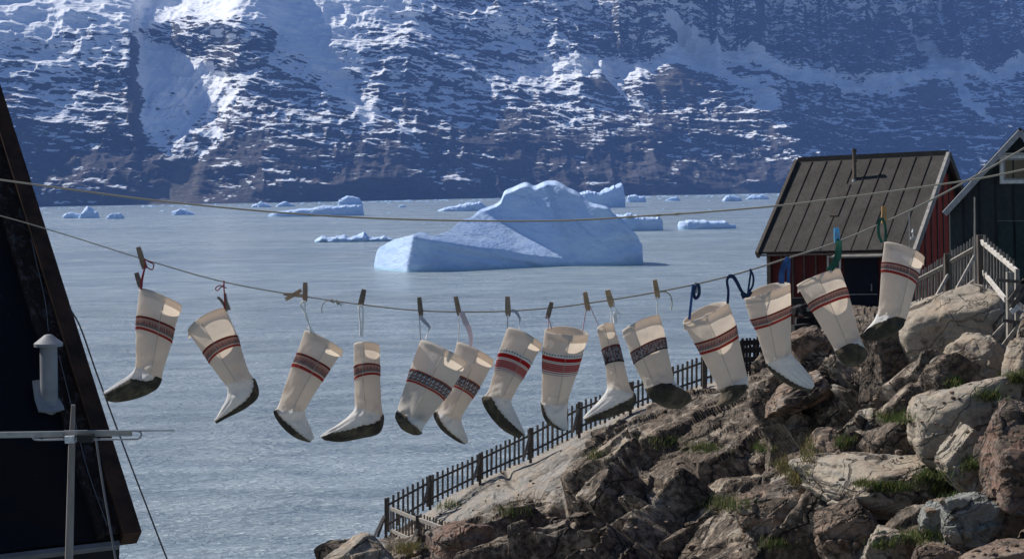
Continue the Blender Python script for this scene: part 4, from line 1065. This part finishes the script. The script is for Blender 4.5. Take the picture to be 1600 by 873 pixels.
def band_mat(kind):
    g = N('embroidered band ' + kind); uv = g.n('UVMap', uv_map='band').outputs[0]
    s = g.n('SeparateXYZ'); g.put(s.inputs[0], uv); u, v = s.outputs[0], s.outputs[1]
    W = (.80, .76, .72); RED = (.40, .05, .035); DK = (.20, .17, .17)
    def box(x, a, b): return g.M('MULTIPLY', g.M('GREATER_THAN', x, a), g.M('LESS_THAN', x, b))
    def tri(x, per): return g.M('PINGPONG', x, per)        # 0..per
    c = W
    if kind == 'triangles':
        c = g.mix(box(v, .0, .12), c, (.20, .035, .03))
        t = g.M('DIVIDE', tri(u, .62), .62)                   # zigzag of triangles, u in cm
        vv = g.M('DIVIDE', g.M('SUBTRACT', v, .16), .50)
        up = g.M('MULTIPLY', box(v, .16, .66), g.M('GREATER_THAN', vv, t))
        c = g.mix(box(v, .12, .70), c, (.50, .30, .24))
        c = g.mix(up, c, DK)
        t2 = g.M('DIVIDE', tri(g.M('ADD', u, .42), .42), .42)
        dots = g.M('MULTIPLY', box(v, .30, .58), g.M('GREATER_THAN', t2, .72)); c = g.mix(dots, c, RED)
        c = g.mix(box(v, .66, .71), c, (.16, .14, .14))
        c = g.mix(box(v, .71, .80), c, (.45, .28, .22))
        c = g.mix(box(v, .84, 1.0), c, RED)
    elif kind == 'scrolls':
        c = g.mix(box(v, .0, .85), c, (.10, .085, .10))
        w_ = g.M('SINE', g.M('MULTIPLY', u, 3.2)); w2 = g.M('ADD', .43, g.M('MULTIPLY', w_, .22))
        l = g.M('LESS_THAN', g.M('ABSOLUTE', g.M('SUBTRACT', v, w2)), .09); c = g.mix(l, c, (.50, .55, .62))
        w3 = g.M('SUBTRACT', .43, g.M('MULTIPLY', w_, .22))
        l = g.M('LESS_THAN', g.M('ABSOLUTE', g.M('SUBTRACT', v, w3)), .06); c = g.mix(l, c, (.46, .26, .16))
        c = g.mix(box(v, .0, .08), c, (.30, .09, .06)); c = g.mix(box(v, .76, .84), c, (.34, .20, .15)); c = g.mix(box(v, .87, 1.0), c, RED)
    elif kind == 'red':
        d = g.M('LESS_THAN', g.M('FRACT', g.M('MULTIPLY', u, .9)), .55)
        sw = g.M('ADD', .04, g.M('MULTIPLY', tri(u, .5), .08))
        c = g.mix(g.M('MULTIPLY', d, box(g.M('SUBTRACT', v, sw), .0, .055)), c, (.05, .10, .07))
        c = g.mix(box(v, .20, .38), c, (.46, .02, .02))
        c = g.mix(box(v, .41, .45), c, (.55, .38, .30))
        c = g.mix(box(v, .49, .82), c, (.46, .035, .03))
        cr = g.M('MULTIPLY', g.M('GREATER_THAN', g.M('FRACT', g.M('MULTIPLY', u, .75)), .35), g.M('LESS_THAN', g.M('FRACT', g.M('MULTIPLY', u, .75)), .65))
        ch = g.M('GREATER_THAN', g.M('ADD', g.M('SINE', g.M('MULTIPLY', u, 9.4)), g.M('SINE', g.M('MULTIPLY', v, 70.0))), .75)
        c = g.mix(g.M('MULTIPLY', ch, box(v, .53, .78)), c, (.60, .50, .48))
        c = g.mix(box(v, .86, .90), c, (.34, .10, .08)); c = g.mix(box(v, .95, .985), c, (.45, .28, .22))
    else:
        c = g.mix(box(v, .0, 1.0), c, (.33, .32, .34))
        a = g.noise(g.map(uv, (1.4, 2.6, 1)), 1.0, 2, .4, 2.5)
        c = g.mix(g.step(a, .50, .54), c, (.035, .035, .045))
        t = g.M('DIVIDE', tri(u, .9), .9); k_ = g.M('LESS_THAN', g.M('ABSOLUTE', g.M('SUBTRACT', t, v)), .10)
        c = g.mix(g.M('MULTIPLY', k_, box(v, .1, .9)), c, (.26, .09, .07))
        c = g.mix(box(v, .0, .10), c, (.18, .05, .04)); c = g.mix(box(v, .90, 1.0), c, (.05, .05, .06))
    wv = g.noise(g.map(uv, (14, 40, 1)), 1.0, 2, .5)
    c = g.mix(1.0, c, g.step(wv, .2, .8, .7, 1.2), 'MULTIPLY')
    p = g.pbr(c, .85, None, .1); t = g.n('BsdfTranslucent'); g.put(t.inputs[0], c); mx = g.n('MixShader'); mx.inputs[0].default_value = .3
    g.put(mx.inputs[1], p); g.put(mx.inputs[2], t.outputs[0]); return g.end(mx.outputs[0])
SEAM = plain('seam thread', (.42, .37, .31), (.55, .50, .44), 60, .9)
BANDS = {k: band_mat(k) for k in ('triangles', 'scrolls', 'red', 'dark')}

def make_boot(label, st, kind, Y=LY, crease=.1, k=.72, rim=5, far=2, tk=.56, foot_w=1.0, seed=1, cuff=0, yaw=0.0):
    """st: (front x, y, back x, y, sole) stations from the open top to the toe; front = instep side, back = heel and sole side"""
    s = Y/F; S = [(q[0], q[1], q[2], q[3], q[4] if len(q) > 4 else 0.0) for q in st]
    per = 11; rows = np.array(spline(S, per)); n = len(rows); A = 72
    st_f = next((i for i, q in enumerate(S) if q[4] > 0), len(S)-2)
    fr = np.arange(n)/per                                            # station coordinate
    a = np.linspace(0, 2*math.pi, A, endpoint=False)
    w = np.cos(a); side = np.sin(a)                                  # w = +1 back edge, side < 0 near side
    e = np.sqrt(np.clip(1-w*w, 0, 1)); tri = np.where(w > crease, (1-w)/(1-crease), (1+w)/(1+crease))
    near = (1-k)*e**1.1 + k*tri; shape = np.where(side < 0, -near, e*.85)
    Fp, Bp = rows[:, 0:2], rows[:, 2:4]; C = (Fp+Bp)/2; Hv = (Bp-Fp)/2; H = np.hypot(Hv[:, 0], Hv[:, 1])
    Htop = H[0]; nf = sm(st_f-1.2, st_f+.3, fr)
    T = (tk*H*(1-nf) + nf*np.maximum(.62*foot_w*H, 8.5*foot_w))
    tail = np.clip((len(S)-1-fr)/.8, 0, 1); T = T*np.sqrt(1-(1-tail)**2*.8)
    upv = np.stack([-Hv[:, 1], Hv[:, 0]], 1)/np.maximum(H, 1e-3)[:, None]
    upv = np.where(upv[:, 1:2] > 0, -upv, upv)
    cur = np.where(side[None] < 0, rim*e**1.3, far*e**1.3)*(1-nf)[:, None]
    bl = 1-.75*nf                                                     # crease fades out on the foot
    sh = shape[None]*bl[:, None] + (np.sign(side)*e**.8)[None]*(1-bl)[:, None]
    PXs = C[:, None, 0] + Hv[:, None, 0]*w + upv[:, None, 0]*cur
    PYs = C[:, None, 1] + Hv[:, None, 1]*w + upv[:, None, 1]*cur
    D = T[:, None]*sh
    # soft buckles, deepest round the ankle
    an = np.exp(-((fr-st_f+.2)/.8)**2)[:, None]
    nz = fbm(PXs/22+seed*9, PYs/16, np.tile(side, (n, 1))*1.5, 3, seed)
    D = D + nz*(1.2*sm(0, 1, fr)[:, None] + 4.2*an + .25)*e[None]
    # toe gathers
    toe = sm(st_f+.6, st_f+1.5, fr)[:, None]*(1-nf[:, None]*.0)
    D = D + toe*.8*np.sin(a*14 + seed)*e[None]
    D = D + yaw*((fr-st_f).clip(0)[:, None]*7)
    def world(PX, PY, DD):
        Yw = Y + DD*s
        x_, z_ = XZ(PX, PY, Y); return np.stack([x_, Yw, z_], -1)
    V = world(PXs, PYs, D)
    tip = V[-1].mean(0)
    # thickness rim: fold the cloth inward at the top
    inn = V[:1].copy(); cc = inn.mean(1, keepdims=True); inn1 = cc + (inn-cc)*.955; inn2 = inn1.copy(); inn2[..., 2] -= .03
    VV = np.concatenate([inn2, inn1, V, np.tile(tip, (1, A, 1)).reshape(1, A, 3)])
    root = empty('boot', world(C[0, 0], C[0, 1], 0.0)); tag(root, label, 'boot', 'fur-less canvas boots hung along the clothesline')
    root['group'] = 'boots hung to dry along the clothesline'
    # shaft and foot upper
    q = int(round((st_f-.25)*per))
    me = gridmesh('shaft', VV[:q+3], True); link('shaft', me, CLOTH, root, True)
    me = gridmesh('foot_upper', VV[q+2:], True); link('foot_upper', me, CLOTH_W, root, True)
    # stitched seam down the fold that faces us
    ia = int(np.argmin(np.abs(w-crease) + (side >= 0)*9)); sp = V[2:q-1, ia]; m_ = MB()
    if len(sp) > 4:
        m_.tube([Vector(p_) + Vector((0, -.0006, 0)) for p_ in sp], .0011, 6)
        m_.build('seam', SEAM, root)
    # sole, a dark skin wrapped up round the foot
    i0 = int(round((st_f-.35)*per)); rws = range(i0, n)
    M = 44; SV = []
    f_all = np.interp(fr, range(len(S)), [x[4] for x in S])
    for i in rws:
        f = float(np.clip(f_all[i], .02, 1.0)); f += .02*math.sin(i*1.7+seed)*(f < .9); f = min(f, 1)
        am = math.acos(max(-1, 1-2*f)); aa = np.linspace(-am, am, M)
        # interpolate the body ring at these angles
        idx = (aa % (2*math.pi))/(2*math.pi)*A; j = np.floor(idx).astype(int) % A; t_ = (idx-np.floor(idx))[:, None]
        ring = V[i][j]*(1-t_) + V[i][(j+1) % A]*t_
        c0 = V[i].mean(0); dd = ring-c0; ln = np.linalg.norm(dd, axis=1, keepdims=True)+1e-6
        lift = .0032 + .0012*np.abs(np.linspace(-1, 1, M))[:, None]**6
        SV.append(ring + dd/ln*lift)
    SV.append(np.tile(tip + (SV[-1].mean(0)-V[-2].mean(0))*.0 + np.array([0, 0, -.002]), (M, 1)))
    # heel end of the sole curves shut
    h0 = SV[0].mean(0); SV.insert(0, h0 + (SV[0]-h0)*.96)
    me = gridmesh('sole', np.array(SV)); so = link('sole', me, SKIN, root, True)
    # embroidered band
    r0, r1 = 1.0, 2.0
    if kind == 'red': r0 = 1.0
    rr = np.linspace(r0*per, r1*per, 10); BV = []; U = []
    for x in rr:
        i = int(math.floor(x)); t_ = x-i; ring = V[i]*(1-t_) + V[min(i+1, n-1)]*t_
        c0 = ring.mean(0); dd = ring-c0; dd[:, 2] *= .3; ln = np.linalg.norm(dd, axis=1, keepdims=True)+1e-6
        BV.append(ring + dd/ln*.0016)
        seg = np.linalg.norm(np.diff(np.concatenate([ring, ring[:1]]), axis=0), axis=1); U.append(np.concatenate([[0], np.cumsum(seg)])*100)
    BV = np.array(BV); BVc = np.concatenate([BV, BV[:, :1]], 1); me = gridmesh('band', BVc)
    uvl = me.uv_layers.new(name='band'); U = np.array(U); vv = np.linspace(0, 1, 10)[:, None]*np.ones((1, A+1))
    li = np.zeros(len(me.loops), np.int32); me.loops.foreach_get('vertex_index', li)
    uvl.data.foreach_set('uv', np.stack([U.reshape(-1)[li], vv.reshape(-1)[li]], 1).reshape(-1).astype(np.float32))
    link('band', me, BANDS[kind], root, True)
    return root
B = {}
B[1] = make_boot('leftmost boot, toe pointing left, held by two pegs and a red cord', [(218,451,284,478),(213,494,273,514),(212,515,268,537),(212,560,257,572),(210,576,249,600,.30),(201,586,236,612,.80),(186,596,211,622,.80),(171,606,184,627,.75),(162,612,167,625,.7)], 'triangles', seed=1, crease=.25, rim=7)
B[2] = make_boot('boot just right of the leftmost one, foot pointing down to the left', [(293,518,352,481),(317,552,371,524),(328,569,376,541),(345,592,388,578),(355,606,400,598,.10),(354,622,402,620,.30),(346,637,382,638,.42),(339,650,352,653,.45),(335,655,338,660,.45)], 'triangles', seed=2, crease=-.2, rim=8)
B[3] = make_boot('boot hung by a white cord from the crossed pegs, toe down to the right', [(536,548,476,516),(516,577,464,551),(503,597,455,573),(480,634,436,630),(477,645,429,645,.18),(481,658,443,667,.36),(487,672,463,683,.42),(491,684,484,690,.34)], 'triangles', seed=3, crease=-.3, rim=6)
B[4] = make_boot('upright narrow boot with a long flat foot pointing left', [(553,537,593,540),(553,573,594,571),(554,594,594,588),(554,626,596,632),(554,638,599,655,.12),(545,649,591,676,.52),(530,661,562,684,.60),(514,671,532,689,.72),(500,681,508,687,.7)], 'triangles', seed=4, crease=-.25, rim=6)
B[6] = make_boot('boot half hidden behind its left neighbour, with a glowing orange right rim', [(772,564,714,534),(750,605,703,583),(738,624,698,602),(722,650,685,636),(722,661,678,647,.20),(726,672,690,670,.32),(731,685,714,688,.40),(732,690,727,693,.25)], 'scrolls', Y=7.42, seed=6, crease=-.1, rim=6)
B[5] = make_boot('broad boot with a blue scroll band seen end on, overlapping the boot behind', [(730,567,657,531),(706,608,641,576),(693,626,635,596),(674,650,623,632),(665,662,619,648,.45),(661,669,620,656,.8),(658,676,629,670,1),(653,679,644,678,1)], 'scrolls', Y=7.1, seed=5, crease=.0, rim=7, foot_w=1.5)
B[7] = make_boot('boot with broad red bands and a wide dark sole facing us', [(847,539,793,512),(832,566,781,545),(814,597,772,580),(804,615,763,610),(799,628,754,624,.42),(805,643,765,647,.50),(812,658,786,670,.60),(820,675,812,684,.7)], 'red', seed=7, crease=-.35, rim=7)
B[8] = make_boot('boot with red bands hanging straight from two cords, its round mouth open', [(920,522,851,516),(911,552,848,546),(901,585,847,582),(890,618,846,622),(887,636,846,632,.10),(886,652,849,648,.18),(887,662,856,660,.32),(887,670,868,668,.5),(885,672,874,671,1)], 'red', seed=8, crease=-.2, rim=-3, far=8)
B[9] = make_boot('slim boot with a dark grey band and a crumpled white ankle, toe left', [(933,513,958,504),(940,547,968,538),(946,571,975,566),(948,598,984,603),(948,608,993,618,.12),(940,621,989,634,.45),(928,634,963,648,.56),(918,644,937,655,.62),(911,652,915,658,.6)], 'dark', seed=9, crease=-.1, rim=4)
B[10] = make_boot('boot with a dark grey band whose whole dark sole turns to the right', [(1031,492,972,517),(1040,527,985,552),(1043,545,991,570),(1051,582,1004,596),(1055,596,1011,612,.85),(1066,606,1019,624,.95),(1077,617,1041,636,1),(1080,626,1063,638,1)], 'dark', seed=10, crease=.45, rim=6, foot_w=1.2)
B[11] = make_boot('open-mouthed boot hung from two dark blue ribbons', [(1138,472,1067,505),(1150,507,1085,536),(1154,527,1095,554),(1164,572,1117,596),(1168,588,1127,611,.55),(1169,596,1127,618,.85),(1167,606,1123,630,1),(1158,618,1125,634,1),(1146,628,1130,634,1)], 'triangles', seed=11, crease=.1, rim=-2, far=8, foot_w=1.3)
B[12] = make_boot('open-mouthed boot with a bluish white foot pointing down to the right', [(1235,443,1163,466),(1236,476,1172,499),(1236,493,1180,515),(1236,540,1194,557),(1238,554,1199,571,.08),(1250,567,1214,588,.20),(1262,582,1235,602,.24),(1271,596,1256,609,.30),(1272,603,1265,609,.4)], 'triangles', seed=12, crease=.3, rim=-1, far=8)
B[13] = make_boot('boot on a green ribbon under the blue peg, dark sole at the bottom', [(1313,420,1245,446),(1323,449,1262,476),(1328,466,1270,489),(1341,514,1299,538),(1346,531,1306,551,.75),(1351,543,1311,560,.95),(1354,556,1321,570,1),(1345,568,1332,573,1)], 'triangles', seed=13, crease=.1, rim=6, foot_w=1.3)
B[14] = make_boot('rightmost boot, hung high by a dark green loop, dark foot pointing left', [(1382,378,1445,403),(1378,410,1436,429),(1377,426,1431,446),(1373,480,1419,490),(1369,494,1413,502,.62),(1363,504,1408,512,.90),(1354,514,1388,526,.97),(1347,523,1366,532,.97),(1345,527,1351,531,1)], 'triangles', seed=14, crease=.35, rim=6, foot_w=1.2)

# ---- cords and ribbons, each sewn to its boot
def colour(name, c, tr=0.0):
    return fabric(name, c, c, tr, .1) if tr else plain(name, c, tuple(x*.7 for x in c), 30, .8)
CORD_W = plain('white cotton cord', (.86, .84, .81), (.74, .71, .67), 40, .85); CORD_R = plain('red twisted cord', (.36, .03, .045), (.16, .02, .03), 90, .8)
RIB_B = plain('blue cotton ribbon', (.045, .12, .30), (.025, .06, .17), 20, .8); RIB_N = plain('navy ribbon', (.018, .04, .10), (.01, .02, .055), 20, .8)
RIB_G = plain('green cotton ribbon', (.03, .13, .08), (.015, .07, .045), 20, .8); RIB_P = colour('pale pink ribbon', (.74, .64, .66), .35); RIB_S = colour('silver grey ribbon', (.50, .50, .54), .2); CORD_P = plain('pink cord', (.55, .28, .30), (.62, .5, .5), 60, .8)
_k = [0]
def strap(i, pts, mat, w, Y=None, ribbon=True, tw=0.0, name='strap'):
    _k[0] += 1; Y = (Y or LY-.012) - .0035*(_k[0] % 4); ribbon = ribbon and mat is not CORD_W; s = Y/F; q = pxspline(pts, Y, 7)
    m = MB(); m.ribbon(q, w*s, .0014, tw) if ribbon else m.tube(q, w*s/2, 8)
    return m.build(name, mat, B[i])
strap(1, [(221,452),(223,435),(226,420),(228,409)], CORD_R, 2.2, ribbon=False); strap(1, [(228,412),(226,405),(233,409),(240,413),(238,421),(231,418),(227,411)], CORD_R, 2.0, ribbon=False); strap(1, [(219,452),(221,436),(224,424),(228,414)], CORD_R, 1.6, ribbon=False)
strap(2, [(351,482),(351,465),(350,450),(350,438)], CORD_R, 2.2, ribbon=False); strap(2, [(350,446),(343,446),(337,450),(340,454),(346,448),(354,450)], CORD_R, 1.8, ribbon=False)
strap(3, [(486,519),(481,500),(475,485),(470,476),(475,470)], CORD_W, 3.2); strap(3, [(490,521),(482,505),(477,490),(477,470)], CORD_W, 2.6); strap(3, [(478,512),(486,516),(492,522)], CORD_W, 3)
strap(4, [(563,525),(563,505),(561,485),(562,476)], CORD_W, 3); strap(4, [(566,525),(567,505),(567,485),(565,476)], CORD_W, 3)
strap(5, [(657,532),(656,510),(655,494)], RIB_S, 1.6, ribbon=False, Y=7.1); strap(5, [(656,494),(664,503),(671,511),(668,520),(665,529)], RIB_S, 6, tw=2.2, Y=7.1)
strap(6, [(716,535),(717,515),(717,495)], CORD_W, 1.8, ribbon=False); strap(6, [(721,487),(726,500),(733,515),(736,528),(736,541)], RIB_P, 9, tw=1.2)
strap(7, [(793,513),(793,503),(793,492)], RIB_S, 2, ribbon=False); strap(7, [(799,485),(806,487),(812,497),(812,506),(811,516)], RIB_S, 5, tw=2.0)
strap(8, [(856,515),(857,505),(858,496)], CORD_P, 1.7, ribbon=False); strap(8, [(862,514),(860,505),(856,497),(854,492)], CORD_P, 1.7, ribbon=False); strap(8, [(910,518),(913,500),(916,484)], CORD_P, 1.7, ribbon=False)
strap(9, [(955,505),(955,492),(954,480)], CORD_W, 1.8, ribbon=False); strap(9, [(958,474),(963,484),(966,489),(972,491)], CORD_W, 1.6, ribbon=False); strap(9, [(935,508),(928,492),(922,478)], CORD_P, 1.4, ribbon=False); strap(9, [(962,487),(961,496),(962,504)], CORD_W, 7, tw=.5, name='tassel')
strap(10, [(1027,492),(1027,478),(1027,464)], CORD_W, 2, ribbon=False); strap(10, [(1031,456),(1040,456),(1047,461),(1050,472),(1049,484)], plain('olive white cord', (.5, .48, .38), (.3, .29, .24), 50), 2.2, ribbon=False)
strap(11, [(1077,499),(1079,480),(1081,462),(1083,444)], RIB_B, 4, tw=.3); strap(11, [(1088,444),(1092,447),(1092,460),(1087,466),(1084,458),(1086,446)], RIB_N, 5, tw=.4)
strap(11, [(1137,474),(1138,455),(1136,440),(1138,432)], RIB_N, 4, tw=.4); strap(11, [(1138,432),(1145,432),(1151,440),(1157,452),(1163,461)], RIB_N, 6, tw=.8)
strap(12, [(1163,466),(1160,458),(1168,462),(1174,455)], RIB_N, 6, tw=.4); strap(12, [(1168,462),(1171,440),(1173,425),(1172,420)], RIB_N, 3.2); strap(12, [(1172,420),(1177,432),(1176,446),(1169,458)], RIB_N, 3.2)
strap(12, [(1221,443),(1222,425),(1227,412),(1232,402)], RIB_B, 9, tw=.5); strap(12, [(1232,442),(1232,425),(1233,410),(1230,402)], RIB_B, 5, tw=.3)
strap(13, [(1294,424),(1304,412),(1309,398),(1311,376)], RIB_G, 10, tw=.6); strap(13, [(1306,414),(1312,400),(1313,385),(1308,373)], RIB_G, 5, tw=.8)
strap(14, [(1378,379),(1373,366),(1373,350),(1376,341)], RIB_G, 4.5, tw=.2); strap(14, [(1383,378),(1384,362),(1382,348),(1377,340)], RIB_G, 4, tw=.2)

# ---- clothespins
PW = [plain('fresh pin wood', (.50, .33, .19), (.36, .22, .12), 12, .7, stretch=(1, 1, .3)), plain('old pin wood', (.33, .24, .17), (.22, .15, .10), 12, .7, stretch=(1, 1, .3)), plain('grey pin wood', (.22, .17, .13), (.14, .105, .08), 12, .75, stretch=(1, 1, .3))]
SPR = plain('spring steel', (.35, .33, .31), (.2, .16, .13), 30, .4, .5, .8); PLB = plain('bright blue plastic', (.10, .42, .72), (.08, .36, .66), 4, .35, .5); PLW = plain('ivory plastic', (.62, .60, .54), (.5, .48, .43), 6, .4, .5)
def pin(label, bx, by, tx, ty, mat, wpx=8, open_=0.0, Y=LY, kind='clothespin'):
    s = Y/F; b = P(bx, by, Y-.004); t = P(tx, ty, Y-.004); ax = (t-b).normalized(); L = (t-b).length
    x = ax.cross(Vector((0, 1, 0))).normalized(); w = wpx*s
    root = empty('clothespin', b); tag(root, label, 'clothespin', 'clothespins on the lower line')
    for sg in (-1, 1):
        m = MB(); hw = w*.27; off = x*sg*w*.27
        pts = [(0, .30, .6), (.12, .27, .95), (.24, .30, 1.0), (.42, .30, 1.0), (.72, .28 + open_*.4, .95), (1.0, .24 + open_*1.1, .85)]
        prev = None
        for tt, o_, kk in pts:
            c = b + ax*L*tt + x*sg*w*(o_ - .02)
            ring = [m.bm.verts.new(c + x*a_*hw*kk + Vector((0, 1, 0))*b_*.0048) for a_, b_ in ((-1, -1), (1, -1), (1, 1), (-1, 1))]
            if prev:
                for q in range(4): m.bm.faces.new([prev[q], prev[(q+1) % 4], ring[(q+1) % 4], ring[q]])
            else: m.bm.faces.new(ring)
            prev = ring
        m.bm.faces.new(prev)
        m.build('prong', mat, root)
    c = b + ax*L*.46; m = MB()
    m.tube([c + Vector((0, -.0058, 0)) - x*w*.5, c + Vector((0, -.0068, 0)), c + Vector((0, -.0058, 0)) + x*w*.5], .0009, 6)
    m.tube([c + Vector((0, -.0066, 0)), c + Vector((0, .0062, 0))], .0024, 10)
    m.tube([c + ax*.008 + Vector((0, -.0056, 0)) - x*w*.45, c + ax*.009 + Vector((0, -.0062, 0)), c + ax*.008 + Vector((0, -.0056, 0)) + x*w*.45], .0008, 6)
    m.build('spring', SPR, root)
pin('wooden clothespin above the red loop of the leftmost boot, on the line', 226, 420, 216, 386, PW[1], 7.5)
pin('brown clothespin clamping the top corner of the leftmost boot below the line', 220, 449, 213, 426, PW[2], 7)
pin('splayed clothespin on the corner of the boot second from left', 357, 485, 346, 461, PW[2], 8, .5)
pin('upright clothespin in the group of crossed pegs', 476.5, 471, 477, 441, PW[1], 7)
pin('flat-lying clothespin in the group of crossed pegs', 475, 462, 443, 459, PW[1], 5, Y=7.23)
pin('slanting clothespin laid across the flat one', 446, 468, 471, 453, PW[0], 6, Y=7.17)
pin('clothespin holding the upright narrow boot with the flat foot', 563, 479, 569, 452, PW[2], 8)
pin('clothespin above the broad blue-banded boot', 658, 494, 655, 464, PW[2], 7)
pin('leaning clothespin beside the pale pink ribbon', 718, 493, 712, 463, PW[1], 7)
pin('upright clothespin above the wide-soled red-banded boot', 794, 494, 793, 463, PW[1], 8)
pin('clothespin with pink cord at the left of the open red-banded boot', 855, 498, 862, 472, PW[2], 7)
pin('clothespin at the right of the open red-banded boot', 919, 486, 914, 456, PW[0], 7.5)
pin('clothespin above the white tassel', 957, 480, 949, 453, PW[0], 9)
pin('clothespin beside the curling olive cord', 1028, 466, 1023, 437, PW[0], 7.5)
pin('small ivory clothespin over the dark blue loop', 1086, 458, 1087, 441, PLW, 6)
pin('bright blue plastic clothespin with the green ribbon', 1308, 379, 1307, 356, PLB, 8)
pin('orange wooden clothespin on the rightmost boot, highest on the line', 1381.5, 350, 1381, 322, plain('orange pin wood', (.52, .30, .12), (.4, .22, .09), 12, .6), 7)
# ================================================================== THE AIR
def build_haze():
    bm = bmesh.new(); bmesh.ops.create_cube(bm, size=1)
    lo, hi = Vector((-9500, -400, WZ-12)), Vector((9500, 16500, 2600))
    for v in bm.verts: v.co = Vector([lo[i] + (v.co[i]+.5)*(hi[i]-lo[i]) for i in range(3)])
    me = bpy.data.meshes.new('haze'); bm.to_mesh(me); bm.free()
    g = N('blue air'); v = g.n('VolumePrincipled')
    v.inputs['Color'].default_value = (.24, .44, 1.0, 1); v.inputs['Density'].default_value = HAZE
    v.inputs['Anisotropy'].default_value = .0
    g.put(g.out.inputs['Volume'], v.outputs[0])
    tag(link('haze', me, g.m), kind='stuff')
build_haze()
